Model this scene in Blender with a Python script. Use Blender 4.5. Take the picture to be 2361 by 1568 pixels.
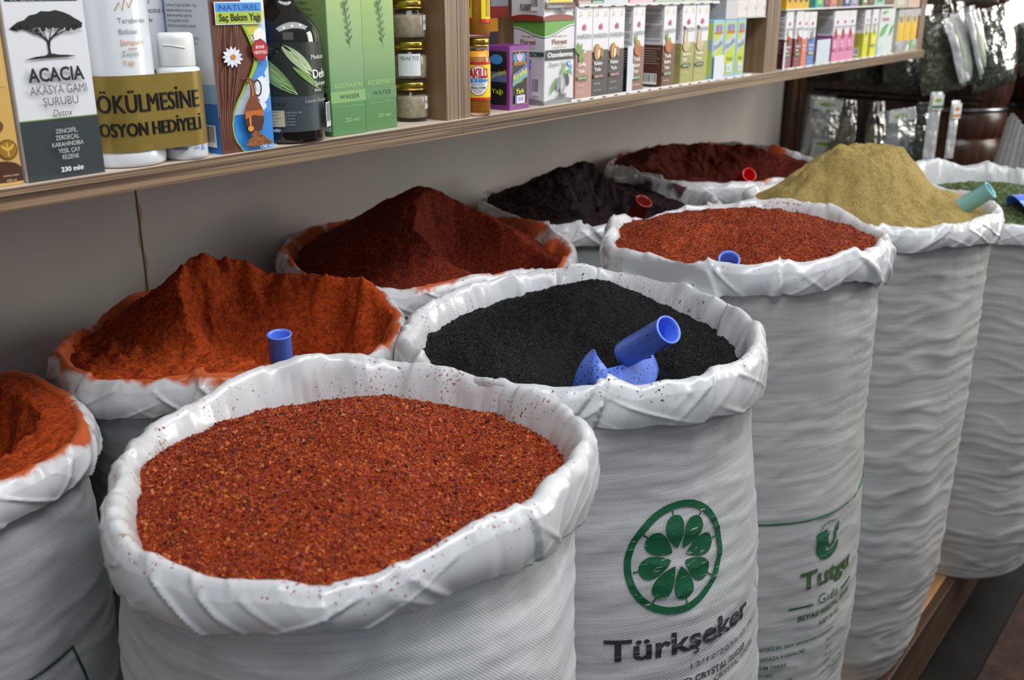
import bpy, math, random
import numpy as np
from mathutils import Vector, Matrix
for o in list(bpy.data.objects): bpy.data.objects.remove(o)
SC = bpy.context.scene
COL = SC.collection
PI = math.pi
rng = np.random.default_rng(7)
random.seed(7)

# ---------------------------------------------------------------- camera (eye at the origin, shelf runs along +X, wall lies at +Y)
PITCH = math.atan(817 / 2342.); YAW = math.atan(1925 / 2480.)
FH = Vector((math.cos(YAW), math.sin(YAW), 0)); RT = Vector((math.sin(YAW), -math.cos(YAW), 0))
FW = FH * math.cos(PITCH) - Vector((0, 0, 1)) * math.sin(PITCH)
UP = RT.cross(FW)
cam = bpy.data.cameras.new('camera'); camo = bpy.data.objects.new('camera', cam); COL.objects.link(camo)
M3 = Matrix((RT, UP, -FW)).transposed()
camo.matrix_world = M3.to_4x4()
cam.sensor_width = 36; cam.lens = 36 * 2342. / 2361.; cam.clip_start = .02; cam.clip_end = 60
cam.dof.use_dof = True; cam.dof.focus_distance = 1.02; cam.dof.aperture_fstop = 8.0
SC.camera = camo

# ---------------------------------------------------------------- light and exposure
SC.view_settings.view_transform = 'Standard'; SC.view_settings.look = 'None'
SC.view_settings.gamma = 1; SC.view_settings.use_curve_mapping = False
SC.view_settings.exposure = 0.0
world = bpy.data.worlds.new('world'); SC.world = world; world.use_nodes = True
bg = world.node_tree.nodes['Background']; bg.inputs[0].default_value = (.80, .88, 1, 1); bg.inputs[1].default_value = .21
def area(name, loc, target, size, size_y, power, col):
    L = bpy.data.lights.new(name, 'AREA'); L.shape = 'RECTANGLE'; L.size = size; L.size_y = size_y
    L.energy = power; L.color = col
    o = bpy.data.objects.new(name, L); COL.objects.link(o); o.location = loc
    o.rotation_euler = (Vector(target) - Vector(loc)).to_track_quat('-Z', 'Y').to_euler()
    return o
area('ceiling light strip over the aisle', (.85, -.20, 1.25), (.95, .52, -.35), 3.0, .55, 33, (.95, .97, 1))
area('daylight from the open shop front', (-.6, -2.2, 1.2), (1.0, .7, -.3), 2.0, 1.5, 10, (.90, .95, 1))
area('light at the far end of the aisle', (3.7, -1.35, .60), (1.2, .7, -.4), 1.3, 1.5, 66, (1, .95, .87))
for i, (x, y) in enumerate(((.1, -.05), (.75, -.15), (1.5, -.1), (2.3, -.1))):
    L = bpy.data.lights.new('ceiling lamp', 'AREA'); L.shape = 'DISK'; L.size = .12; L.energy = 2.6; L.color = (1, .97, .92)
    o = bpy.data.objects.new('ceiling lamp', L); COL.objects.link(o); o.location = (x, y, 1.15)
area('daylight in the street beyond', (6.2, 1.6, 1.2), (8.5, 1.9, .2), 1.6, 1.6, 260, (1, .98, .95))

# ---------------------------------------------------------------- materials
def lin(h):
    h = h.lstrip('#'); c = [int(h[i:i + 2], 16) / 255 for i in (0, 2, 4)]
    return tuple(x / 12.92 if x <= .04045 else ((x + .055) / 1.055) ** 2.4 for x in c) + (1,)
MATS = {}
def nodes(m):
    m.use_nodes = True; nt = m.node_tree; return nt, nt.nodes['Principled BSDF']
def N(nt, t, **kw):
    n = nt.nodes.new(t)
    for k, v in kw.items(): setattr(n, k, v)
    return n
def flat(hexc, rough=.42, metal=0, coat=0, spec=.5, trans=0):
    key = (hexc, rough, metal, coat, spec, trans)
    if key in MATS: return MATS[key]
    m = bpy.data.materials.new('print ' + hexc.strip('#')); nt, p = nodes(m)
    p.inputs['Base Color'].default_value = lin(hexc); p.inputs['Roughness'].default_value = rough
    p.inputs['Metallic'].default_value = metal; p.inputs['Coat Weight'].default_value = coat
    p.inputs['Specular IOR Level'].default_value = spec
    p.inputs['Transmission Weight'].default_value = trans
    m.diffuse_color = lin(hexc); MATS[key] = m
    return m
def ramp(nt, stops, interp='LINEAR'):
    r = N(nt, 'ShaderNodeValToRGB'); e = r.color_ramp.elements; r.color_ramp.interpolation = interp
    while len(e) > 1: e.remove(e[-1])
    e[0].position = stops[0][0]; e[0].color = lin(stops[0][1])
    for p, c in stops[1:]:
        x = e.new(p); x.color = lin(c)
    return r
def gradient_mat(name, stops, z0, z1, rough=.4):
    """printed vertical gradient of a carton (object z)"""
    m = bpy.data.materials.new(name); nt, p = nodes(m)
    tc = N(nt, 'ShaderNodeTexCoord'); sx = N(nt, 'ShaderNodeSeparateXYZ'); mr = N(nt, 'ShaderNodeMapRange')
    nt.links.new(tc.outputs['Object'], sx.inputs[0]); nt.links.new(sx.outputs['Z'], mr.inputs[0])
    mr.inputs[1].default_value = z0; mr.inputs[2].default_value = z1
    r = ramp(nt, stops); nt.links.new(mr.outputs[0], r.inputs[0]); nt.links.new(r.outputs[0], p.inputs['Base Color'])
    p.inputs['Roughness'].default_value = rough
    return m
def noise_mat(name, stops, scale=(20, 20, 20), detail=6, rough=.6, bump=.2, bdist=.002, coords='Object', distort=0, bscale=None, coat=0, spec=.5, metal=0):
    m = bpy.data.materials.new(name); nt, p = nodes(m)
    tc = N(nt, 'ShaderNodeTexCoord'); mp = N(nt, 'ShaderNodeMapping'); mp.inputs['Scale'].default_value = scale
    nt.links.new(tc.outputs[coords], mp.inputs[0])
    nz = N(nt, 'ShaderNodeTexNoise'); nz.inputs['Scale'].default_value = 1; nz.inputs['Detail'].default_value = detail; nz.inputs['Distortion'].default_value = distort
    nt.links.new(mp.outputs[0], nz.inputs['Vector'])
    r = ramp(nt, stops); nt.links.new(nz.outputs['Fac'], r.inputs[0]); nt.links.new(r.outputs[0], p.inputs['Base Color'])
    b = N(nt, 'ShaderNodeBump'); b.inputs['Strength'].default_value = bump; b.inputs['Distance'].default_value = bdist
    if bscale:
        n2 = N(nt, 'ShaderNodeTexNoise'); n2.inputs['Scale'].default_value = bscale; n2.inputs['Detail'].default_value = 8
        nt.links.new(tc.outputs[coords], n2.inputs['Vector']); nt.links.new(n2.outputs['Fac'], b.inputs['Height'])
    else: nt.links.new(nz.outputs['Fac'], b.inputs['Height'])
    nt.links.new(b.outputs[0], p.inputs['Normal'])
    p.inputs['Roughness'].default_value = rough; p.inputs['Coat Weight'].default_value = coat
    p.inputs['Specular IOR Level'].default_value = spec; p.inputs['Metallic'].default_value = metal
    return m
def wood_mat(name, stops, axis='X', fine=260, rough=.45):
    sc = {'X': (1.6, fine, fine), 'Z': (fine, fine, 1.6), 'Y': (fine, 1.6, fine)}[axis]
    return noise_mat(name, stops, scale=sc, detail=5, rough=rough, bump=.08, bdist=.0006, distort=.35)
ZEB = [(.34, '#33251c'), (.42, '#544031'), (.47, '#826a50'), (.54, '#977e62'), (.60, '#4f3c2e'), (.66, '#856c52'), (.74, '#5a4535')]
M_EDGE = wood_mat('zebra wood edge banding', ZEB, 'X', 420)
M_EDGEZ = wood_mat('zebra wood upright', ZEB, 'Z', 320)
M_BOARD = wood_mat('pale board top', [(.3, '#b9a898'), (.6, '#d3c5b6')], 'X', 60, .5)
M_PANEL = wood_mat('brown panel', [(.3, '#5d4732'), (.5, '#7d6145'), (.7, '#8d7152')], 'Z', 60)
M_WALL = noise_mat('off white laminate wall', [(.3, '#bdb6b0'), (.7, '#cdc7c1')], (3, 3, 3), 4, .38, .03, .002)
M_DARKW = wood_mat('dark post wood', [(.3, '#2a1d14'), (.5, '#46301f'), (.7, '#5a4029')], 'Z', 40)
M_FASCIA = wood_mat('walnut fascia', [(.3, '#261810'), (.5, '#3d291a'), (.7, '#523925')], 'X', 40, .42)
M_PLAT = wood_mat('platform top board', [(.3, '#7b5837'), (.5, '#a3784e'), (.7, '#bd9466')], 'X', 30, .35)
M_FLOOR = noise_mat('dark stone floor', [(.35, '#0d0d0e'), (.65, '#171615')], (9, 9, 9), 6, .55, .1, spec=.25)
M_RUG = noise_mat('reddish floor mat', [(.35, '#241612'), (.65, '#40281e')], (30, 30, 30), 6, .9, .3)
M_STEEL = flat('#8a8d90', .3, 1)
M_GOLD = flat('#c9a94e', .28, 1)
M_GLASS = bpy.data.materials.new('clear jar glass'); _nt, _p = nodes(M_GLASS)
_p.inputs['Transmission Weight'].default_value = 1; _p.inputs['Roughness'].default_value = .02; _p.inputs['IOR'].default_value = 1.45
def film_mat(name, gloss=.07, tint=(.93, .95, .95, 1), rough=.12, milky=.0):
    """clear crinkled cellophane: mostly see-through with a sharp sheen"""
    m = bpy.data.materials.new(name); m.use_nodes = True; nt = m.node_tree; nt.nodes.clear()
    out = N(nt, 'ShaderNodeOutputMaterial'); tr = N(nt, 'ShaderNodeBsdfTransparent'); tr.inputs[0].default_value = tint
    gl = N(nt, 'ShaderNodeBsdfGlossy'); gl.inputs['Roughness'].default_value = rough
    df = N(nt, 'ShaderNodeBsdfDiffuse'); df.inputs[0].default_value = (.8, .82, .82, 1)
    lw = N(nt, 'ShaderNodeLayerWeight'); lw.inputs[0].default_value = .35
    nz = N(nt, 'ShaderNodeTexNoise'); nz.inputs['Scale'].default_value = 38; nz.inputs['Detail'].default_value = 4
    tc = N(nt, 'ShaderNodeTexCoord'); nt.links.new(tc.outputs['Object'], nz.inputs['Vector'])
    b = N(nt, 'ShaderNodeBump'); b.inputs['Strength'].default_value = .9; b.inputs['Distance'].default_value = .01
    nt.links.new(nz.outputs['Fac'], b.inputs['Height'])
    for s in (gl, lw): nt.links.new(b.outputs[0], s.inputs['Normal'])
    mx0 = N(nt, 'ShaderNodeMixShader'); mx0.inputs[0].default_value = milky
    nt.links.new(tr.outputs[0], mx0.inputs[1]); nt.links.new(df.outputs[0], mx0.inputs[2])
    ad = N(nt, 'ShaderNodeMath', operation='MULTIPLY_ADD'); ad.inputs[1].default_value = .5; ad.inputs[2].default_value = gloss
    nt.links.new(lw.outputs['Fresnel'], ad.inputs[0])
    mx = N(nt, 'ShaderNodeMixShader'); nt.links.new(ad.outputs[0], mx.inputs[0])
    nt.links.new(mx0.outputs[0], mx.inputs[1]); nt.links.new(gl.outputs[0], mx.inputs[2])
    nt.links.new(mx.outputs[0], out.inputs[0])
    return m
M_FILM = film_mat('clear cellophane')
M_MILK = film_mat('milky polythene', .10, milky=.22)

# ---------------------------------------------------------------- mesh building
class MB:
    def __init__(s): s.v = []; s.f = []; s.m = []; s.sm = []; s.mats = []; s.n = 0
    def mat(s, m):
        if m not in s.mats: s.mats.append(m)
        return s.mats.index(m)
    def add(s, verts, faces, m, smooth=False):
        k = s.mat(m); b = s.n
        s.v.append(np.asarray(verts, float).reshape(-1, 3)); s.n += len(s.v[-1])
        for f in faces:
            s.f.append([b + i for i in f]); s.m.append(k); s.sm.append(smooth)
    def box(s, x0, y0, z0, x1, y1, z1, m):
        v = [(x, y, z) for z in (z0, z1) for y in (y0, y1) for x in (x0, x1)]
        s.add(v, [(0, 2, 3, 1), (4, 5, 7, 6), (0, 1, 5, 4), (2, 6, 7, 3), (0, 4, 6, 2), (1, 3, 7, 5)], m)
    def cbox(s, x0, y0, z0, x1, y1, z1, m, c=.0006):
        """carton with chamfered edges"""
        xs, ys, zs = (x0, x1), (y0, y1), (z0, z1); V = []; ix = {}
        for i in (0, 1):
            for j in (0, 1):
                for k in (0, 1):
                    sx, sy, sz = (1 - 2 * i) * c, (1 - 2 * j) * c, (1 - 2 * k) * c
                    for a, (p, q, r) in enumerate(((0, sy, sz), (sx, 0, sz), (sx, sy, 0))):
                        ix[i, j, k, a] = len(V); V.append((xs[i] + p, ys[j] + q, zs[k] + r))
        F = []
        for a in range(3):
            o = [t for t in range(3) if t != a]
            for e in (0, 1):
                q = []
                for (p, r) in ((0, 0), (1, 0), (1, 1), (0, 1)):
                    t = [0, 0, 0]; t[a] = e; t[o[0]] = p; t[o[1]] = r; q.append(ix[t[0], t[1], t[2], a])
                F.append(q)
        for a in range(3):
            o = [t for t in range(3) if t != a]
            for p in (0, 1):
                for r in (0, 1):
                    q = []
                    for e, w in ((0, o[0]), (1, o[0]), (1, o[1]), (0, o[1])):
                        t = [0, 0, 0]; t[a] = e; t[o[0]] = p; t[o[1]] = r; q.append(ix[t[0], t[1], t[2], w])
                    F.append(q)
        for i in (0, 1):
            for j in (0, 1):
                for k in (0, 1): F.append([ix[i, j, k, a] for a in range(3)])
        s.add(V, F, m)
    def lathe(s, prof, m, n=40, c=(0, 0), smooth=True, caps=True):
        V = []; F = []
        for r, z in prof:
            for i in range(n):
                t = 2 * PI * i / n; V.append((c[0] + r * math.cos(t), c[1] + r * math.sin(t), z))
        for k in range(len(prof) - 1):
            for i in range(n):
                j = (i + 1) % n; F.append((k * n + i, k * n + j, (k + 1) * n + j, (k + 1) * n + i))
        if caps:
            F.append(tuple(range(n))[::-1]); F.append(tuple((len(prof) - 1) * n + i for i in range(n)))
        s.add(V, F, m, smooth)
    def grid(s, P, m, smooth=True, wrap=False):
        """P: (nu, nv, 3) array of points"""
        nu, nv = P.shape[:2]; F = []
        for i in range(nu - (0 if wrap else 1)):
            a = (i % nu) * nv; b = ((i + 1) % nu) * nv
            for j in range(nv - 1): F.append((a + j, b + j, b + j + 1, a + j + 1))
        s.add(P.reshape(-1, 3), F, m, smooth)
    def tube(s, pts, r, m, n=12, caps=True):
        pts = [Vector(p) for p in pts]; V = []; F = []
        rr = r if isinstance(r, (list, tuple)) else [r] * len(pts)
        for k, p in enumerate(pts):
            d = (pts[min(k + 1, len(pts) - 1)] - pts[max(k - 1, 0)]).normalized()
            x = d.orthogonal().normalized() if k == 0 else (px - d * px.dot(d)).normalized()
            px = x; y = d.cross(x)
            for i in range(n):
                t = 2 * PI * i / n; V.append(tuple(p + (x * math.cos(t) + y * math.sin(t)) * rr[k]))
        for k in range(len(pts) - 1):
            for i in range(n):
                j = (i + 1) % n; F.append((k * n + i, k * n + j, (k + 1) * n + j, (k + 1) * n + i))
        if caps: F.append(tuple(range(n))[::-1]); F.append(tuple((len(pts) - 1) * n + i for i in range(n)))
        s.add(V, F, m, True)
    def build(s, name, parent=None, loc=None, rotz=0):
        me = bpy.data.meshes.new(name); V = np.concatenate(s.v) if s.v else np.zeros((0, 3))
        me.from_pydata(V.tolist(), [], s.f)
        for m in s.mats: me.materials.append(m)
        me.polygons.foreach_set('material_index', s.m); me.polygons.foreach_set('use_smooth', s.sm)
        me.update()
        o = bpy.data.objects.new(name, me); COL.objects.link(o)
        if parent: o.parent = parent
        if loc is not None: o.location = loc
        o.rotation_euler.z = rotz
        return o
def tag(o, label=None, cat=None, group=None, kind=None):
    if label: o['label'] = label
    if cat: o['category'] = cat
    if group: o['group'] = group
    if kind: o['kind'] = kind
    return o
def empty(name, loc, label, cat, group=None, rotz=0):
    o = bpy.data.objects.new(name, None); COL.objects.link(o); o.location = loc; o.rotation_euler.z = rotz
    o.empty_display_size = .03
    return tag(o, label, cat, group)

# ---------------------------------------------------------------- lettering
_TX = {}
TURK = {'ş': ('s', .31, 'ced'), 'Ş': ('S', .39, 'ced'), 'ğ': ('g', .42, 'brv'), 'İ': ('I', .10, 'dot')}
MARK = {'ced': [(-.035, .01), (-.015, -.05), (.03, -.075), (.03, -.12), (-.02, -.14), (-.075, -.13), (-.075, -.185), (-.01, -.20), (.07, -.17), (.09, -.09), (.05, -.03), (.025, .01)],
        'brv': [(-.14, .66), (-.10, .575), (0, .54), (.10, .575), (.14, .66), (.085, .66), (.05, .615), (0, .60), (-.05, .615), (-.085, .66)],
        'dot': [(-.055, .77), (.055, .77), (.055, .87), (-.055, .87)]}
def text_mesh(s, bold=0., shear=0., sp=1.):
    k = (s, bold, shear, sp)
    if k not in _TX:
        plain = s; marks = []                     # Turkish letters: base letter plus its own mark
        for q, (bs, wd, mk) in TURK.items(): plain = plain.replace(q, bs)
        for i, q in enumerate(s):
            if q in TURK: marks.append((TURK[q], text_mesh(plain[:i + 1], bold, shear, sp)[0][:, 0].max()))
        c = bpy.data.curves.new('lettering', 'FONT'); c.body = plain; c.fill_mode = 'FRONT'; c.resolution_u = 3
        c.offset = bold; c.shear = shear; c.space_character = sp; c.size = 1
        o = bpy.data.objects.new('lettering', c)
        me = o.to_mesh()
        v = np.array([x.co[:2] for x in me.vertices]).reshape(-1, 2); f = [list(p.vertices) for p in me.polygons]
        for (bs, wd, mk), xr in marks:
            xc = xr - wd / 2; n0 = len(v); P = [(xc + x + shear * y * .5, y) for x, y in MARK[mk]]; v = np.concatenate([v, np.array(P)]); h_ = len(P) // 2
            f += [[n0 + i, n0 + i + 1, n0 + len(P) - 2 - i, n0 + len(P) - 1 - i] for i in range(h_ - 1)]
        o.to_mesh_clear(); bpy.data.objects.remove(o); bpy.data.curves.remove(c)
        _TX[k] = (v, f)
    return _TX[k]
CAP = .729
class Face:
    """printed face: u, v in millimetres; fn(u, v, off) -> point in metres"""
    def __init__(s, mb, fn, step=.00010, cut=None): s.sub = 0; s.mb = mb; s.fn = fn; s.k = 0; s.step = step; s.cut = cut
    def _put(s, uv, faces, mat):
        s.k += 1; off = s.step * s.k
        if s.sub:
            T = subdiv([tuple(p) for p in uv], faces, s.sub).reshape(-1, 2); uv = [tuple(p) for p in T]; faces = [(3 * i, 3 * i + 1, 3 * i + 2) for i in range(len(T) // 3)]
        s.mb.add([s.fn(u, v, off) for u, v in uv], faces, mat, False)
    def rect(s, u0, v0, u1, v1, hexc, **kw):
        m = hexc if not isinstance(hexc, str) else flat(hexc, **kw)
        n = 1 if not s.cut else max(1, int(abs(u1 - u0) / s.cut))
        uv = []; f = []
        for i in range(n + 1):
            u = u0 + (u1 - u0) * i / n; uv += [(u, v0), (u, v1)]
        for i in range(n): f.append((2 * i, 2 * i + 2, 2 * i + 3, 2 * i + 1))
        s._put(uv, f, m)
    def poly(s, pts, hexc, **kw):
        m = hexc if not isinstance(hexc, str) else flat(hexc, **kw)
        if not s.cut: s._put(pts, [tuple(range(len(pts)))], m); return
        cx = sum(p[0] for p in pts) / len(pts); cy = sum(p[1] for p in pts) / len(pts)
        n = len(pts); mid = [((p[0] + cx) / 2, (p[1] + cy) / 2) for p in pts]
        f = [(i, (i + 1) % n, n + (i + 1) % n, n + i) for i in range(n)] + [(n + i, n + (i + 1) % n, 2 * n) for i in range(n)]
        s._put(list(pts) + mid + [(cx, cy)], f, m)
    def ell(s, cx, cy, rx, ry, hexc, n=28, rot=0, **kw):
        c, q = math.cos(rot), math.sin(rot); P = []
        for i in range(n):
            t = 2 * PI * i / n; x, y = rx * math.cos(t), ry * math.sin(t); P.append((cx + x * c - y * q, cy + x * q + y * c))
        s.poly(P, hexc, **kw)
    def leaf(s, x0, y0, x1, y1, wd, hexc, n=8):
        dx, dy = x1 - x0, y1 - y0; L = math.hypot(dx, dy); nx, ny = -dy / L, dx / L; A = []; B = []
        for i in range(n + 1):
            t = i / n; w = wd * math.sin(PI * t) ** .8 * (1.15 - .4 * t)
            A.append((x0 + dx * t + nx * w, y0 + dy * t + ny * w))
            if 0 < i < n: B.append((x0 + dx * t - nx * w, y0 + dy * t - ny * w))
        s.poly(A + B[::-1], hexc)
    def line(s, pts, wd, hexc):
        uv = []; f = []
        for i, (x, y) in enumerate(pts):
            a = pts[max(i - 1, 0)]; b = pts[min(i + 1, len(pts) - 1)]; dx, dy = b[0] - a[0], b[1] - a[1]; L = math.hypot(dx, dy) or 1
            w = (wd[i] if isinstance(wd, (list, tuple)) else wd) / 2
            uv += [(x - dy / L * w, y + dx / L * w), (x + dy / L * w, y - dx / L * w)]
        for i in range(len(pts) - 1): f.append((2 * i, 2 * i + 1, 2 * i + 3, 2 * i + 2))
        s._put(uv, f, flat(hexc) if isinstance(hexc, str) else hexc)
    def ring(s, cx, cy, rx, ry, wd, hexc, n=40):
        s.line([(cx + rx * math.cos(2 * PI * i / n), cy + ry * math.sin(2 * PI * i / n)) for i in range(n + 1)], wd, hexc)
    def text(s, t, u0, v, cap, hexc, u1=None, bold=0., shear=0., align='L', sp=1., skew=0.):
        vv, ff = text_mesh(t, bold, shear, sp)
        if len(vv) == 0: return
        x0, x1 = vv[:, 0].min(), vv[:, 0].max(); ky = cap / CAP
        if u1 is not None: kx = (u1 - u0) / (x1 - x0)
        else:
            kx = ky; wd = (x1 - x0) * kx
            if align == 'C': u0 -= wd / 2
            if align == 'R': u0 -= wd
        U = u0 + (vv[:, 0] - x0) * kx; V = v + vv[:, 1] * ky + skew * (U - u0)
        s._put(list(zip(U, V)), ff, flat(hexc) if isinstance(hexc, str) else hexc)
    def para(s, lines, u0, u1, vtop, cap, lead, hexc, align='L'):
        for i, t in enumerate(lines):
            s.text(t, {'L': u0, 'C': (u0 + u1) / 2, 'R': u1}[align], vtop - cap - i * lead, cap, hexc, align=align)
    def barcode(s, u0, v0, u1, v1, bgc='#e8e8e8', fg='#1c1c1c', n=17, seed=1):
        s.rect(u0, v0, u1, v1, bgc); r = random.Random(seed); x = u0 + 1.2; sp = (u1 - u0 - 2.4) / n; q = []; f = []
        for i in range(n):
            w = sp * r.choice((.25, .45, .7)); b = len(q)
            q += [(x, v0 + (v1 - v0) * .22), (x + w, v0 + (v1 - v0) * .22), (x + w, v1 - 1), (x, v1 - 1)]; f.append((b, b + 1, b + 2, b + 3)); x += sp
        s._put(q, f, flat(fg))
def facef(mb, x, y, z, cut=None):   # front face (towards -Y); u along +X
    return Face(mb, lambda u, v, o: (x + u / 1000, y - o, z + v / 1000))
def facel(mb, x, y1, z):            # left face (towards -X); u from the back edge to the front edge
    return Face(mb, lambda u, v, o: (x - o, y1 - u / 1000, z + v / 1000))
def cylf(mb, r, z, phi0=0., c=(0, 0), cut=3.):
    """wrapped label; u = 0 faces angle phi0 (measured from -Y towards +X)"""
    R = r * 1000
    def fn(u, v, o):
        t = phi0 + u / R; return (c[0] + (r + o) * math.sin(t), c[1] - (r + o) * math.cos(t), z + v / 1000)
    return Face(mb, fn, cut=cut)
# ---------------------------------------------------------------- smooth noise on arrays
_PERM = np.random.default_rng(3).permutation(256); _PERM = np.concatenate([_PERM, _PERM, _PERM])
_G = np.random.default_rng(4).normal(size=(256, 3)); _G /= np.linalg.norm(_G, axis=1)[:, None]
def pn(x, y, z=0.):
    x, y, z = np.broadcast_arrays(np.asarray(x, float), np.asarray(y, float), np.asarray(z, float))
    xi, yi, zi = [np.floor(t).astype(int) for t in (x, y, z)]; xf, yf, zf = x - xi, y - yi, z - zi
    fd = lambda t: t * t * t * (t * (t * 6 - 15) + 10); u, v, w = fd(xf), fd(yf), fd(zf)
    def g(i, j, k):
        h = _PERM[_PERM[_PERM[(xi + i) & 255] + ((yi + j) & 255)] + ((zi + k) & 255)] & 255; q = _G[h]
        return q[..., 0] * (xf - i) + q[..., 1] * (yf - j) + q[..., 2] * (zf - k)
    L = lambda a, b, t: a + (b - a) * t
    return 1.5 * L(L(L(g(0, 0, 0), g(1, 0, 0), u), L(g(0, 1, 0), g(1, 1, 0), u), v), L(L(g(0, 0, 1), g(1, 0, 1), u), L(g(0, 1, 1), g(1, 1, 1), u), v), w)
def fbm(x, y, z=0., o=4):
    s = 0; a = 1.
    for i in range(o): s = s + a * pn(x * 2 ** i + 7.3 * i, y * 2 ** i, np.asarray(z) * 2 ** i + 3.1 * i); a *= .5
    return s
def ridge(x, y, z=0.): return 1 - 2 * np.abs(pn(x, y, z))
RIM = {
    'S1': ((-173.5, 0.1905, -0.0041), (-162.9, 0.1911, -0.0055), (-154.8, 0.1928, -0.0077), (-147.0, 0.1889, -0.0042), (-139.1, 0.1902, -0.0056), (-130.6, 0.19, -0.0055), (-122.2, 0.1849, 0.0), (-104.8, 0.1772, 0.008), (-76.5, 0.1726, 0.0064), (-54.5, 0.1866, 0.0001), (-37.8, 0.19, 0.0025), (-17.7, 0.1849, -0.0001), (4.9, 0.1832, -0.0026), (27.9, 0.1848, -0.0005), (48.5, 0.1899, 0.0095), (61.8, 0.1895, 0.0086), (75.8, 0.1873, 0.0041), (92.3, 0.1801, -0.0069), (106.1, 0.1781, -0.0078), (120.3, 0.1755, -0.0075), (146.8, 0.1692, -0.0017), (168.4, 0.1803, 0.0019), (179.6, 0.1913, -0.0038)),
    'S2': ((-166.7, 0.1944, -0.004), (-158.6, 0.1933, -0.0023), (-147.2, 0.1928, -0.0014), (-133.5, 0.1927, -0.0011), (-122.0, 0.1929, -0.0015), (-103.5, 0.1917, 0.0004), (-96.2, 0.1952, -0.0031), (-77.4, 0.1915, 0.0001), (-54.2, 0.1925, 0.0002), (-39.6, 0.1883, -0.0035), (-18.4, 0.1899, -0.0034), (-2.6, 0.1917, -0.0004), (17.5, 0.1929, 0.0021), (35.8, 0.1962, 0.0111), (55.6, 0.192, -0.0001), (78.3, 0.1908, -0.0024), (95.0, 0.1881, -0.0055), (114.3, 0.1833, -0.0062), (122.7, 0.1838, -0.0034), (152.9, 0.192, 0.0), (167.5, 0.1982, -0.0065), (179.6, 0.1944, -0.0032)),
    'S3': ((-172.0, 0.1885, -0.0035), (-161.1, 0.1881, -0.003), (-145.4, 0.1867, 0.0009), (-139.0, 0.1863, 0.0019), (-132.9, 0.1889, -0.0044), (-125.8, 0.1846, 0.0054), (-113.7, 0.1814, 0.011), (-100.4, 0.1822, 0.0067), (-72.8, 0.1782, 0.0), (-41.1, 0.1832, -0.0063), (-20.9, 0.1884, 0.0038), (-2.5, 0.1898, 0.0089), (14.2, 0.1884, 0.0046), (38.3, 0.1853, -0.006), (60.1, 0.1832, -0.0107), (76.0, 0.1784, -0.019), (127.8, 0.1776, 0.003), (141.9, 0.195, -0.0077), (152.9, 0.1913, -0.0064), (169.6, 0.1897, -0.0056)),
    'S4': ((-158.9, 0.1939, -0.0028), (-151.0, 0.1943, -0.0039), (-139.4, 0.1937, -0.0023), (-119.1, 0.193, -0.0001), (-105.4, 0.1902, 0.0046), (-62.3, 0.1908, -0.0023), (-49.4, 0.1939, 0.0018), (-26.5, 0.1922, -0.0024), (-4.1, 0.1932, 0.0014), (56.1, 0.1948, 0.0063), (77.2, 0.1909, -0.0047), (141.0, 0.1874, 0.0093)),
    'S5': ((-165.6, 0.2001, -0.017), (-154.4, 0.2012, -0.0205), (0.9, 0.1996, 0.0213), (21.4, 0.2016, 0.0304), (35.5, 0.2005, 0.0227), (50.5, 0.2052, 0.0396), (77.4, 0.2085, 0.0294)),
    'S0': ((-78.5, 0.1709, 0.0014), (-71.3, 0.1722, -0.0002), (-63.6, 0.1724, -0.0004), (-56.8, 0.1715, 0.0004), (-46.2, 0.1761, -0.0023), (-33.1, 0.1727, -0.0001), (-17.1, 0.1676, -0.0014), (1.3, 0.1687, -0.003), (15.0, 0.1737, 0.0023), (25.4, 0.1722, 0.0001)),
    'B1': ((-167.4, 0.1889, -0.0076), (-155.2, 0.1844, -0.0024), (-141.6, 0.1818, 0.002), (-126.1, 0.1796, 0.0066), (-115.3, 0.1788, 0.0079), (-86.7, 0.1877, -0.0062), (-70.9, 0.1863, -0.0029), (-50.4, 0.1755, 0.0015), (-30.9, 0.1785, -0.0025), (-10.8, 0.1847, 0.0022), (13.1, 0.1844, 0.003), (28.7, 0.1835, 0.0015), (122.7, 0.1678, -0.0162), (149.7, 0.1814, -0.0002), (163.4, 0.1903, -0.0027), (177.6, 0.1906, -0.0065)),
    'B2': ((-149.8, 0.201, -0.0068), (-134.1, 0.1987, -0.0019), (-117.5, 0.196, 0.0049), (-99.5, 0.1986, -0.001), (-77.8, 0.2071, -0.0092), (-66.2, 0.211, -0.0065), (-48.6, 0.2064, 0.0029), (-31.3, 0.202, 0.0048), (-11.3, 0.2016, 0.0075), (9.4, 0.1974, -0.0016), (167.4, 0.201, -0.0036), (176.9, 0.2034, -0.0083)),
    'B3': ((-169.9, 0.2032, -0.0086), (-155.3, 0.2002, -0.0005), (-139.1, 0.2007, -0.002), (-95.3, 0.1926, 0.0136), (-17.2, 0.1984, -0.0041), (-1.7, 0.2013, 0.0044), (15.5, 0.2011, 0.0046), (35.7, 0.2006, 0.0021), (87.9, 0.1914, -0.0195), (161.8, 0.1988, 0.0022), (170.9, 0.2018, -0.004)),
    'B4': ((-164.9, 0.2123, -0.0085), (-146.7, 0.2116, -0.0066), (-123.6, 0.2107, -0.0021), (-99.6, 0.2095, 0.0012), (-82.2, 0.2029, 0.0071), (-28.1, 0.2099, -0.0001), (-7.3, 0.2122, 0.0086), (20.0, 0.2115, 0.0077), (66.2, 0.2101, 0.0006), (101.4, 0.2051, -0.0075), (143.7, 0.2146, -0.0069), (150.4, 0.2087, 0.0027), (174.9, 0.212, -0.0069)),
}
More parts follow.
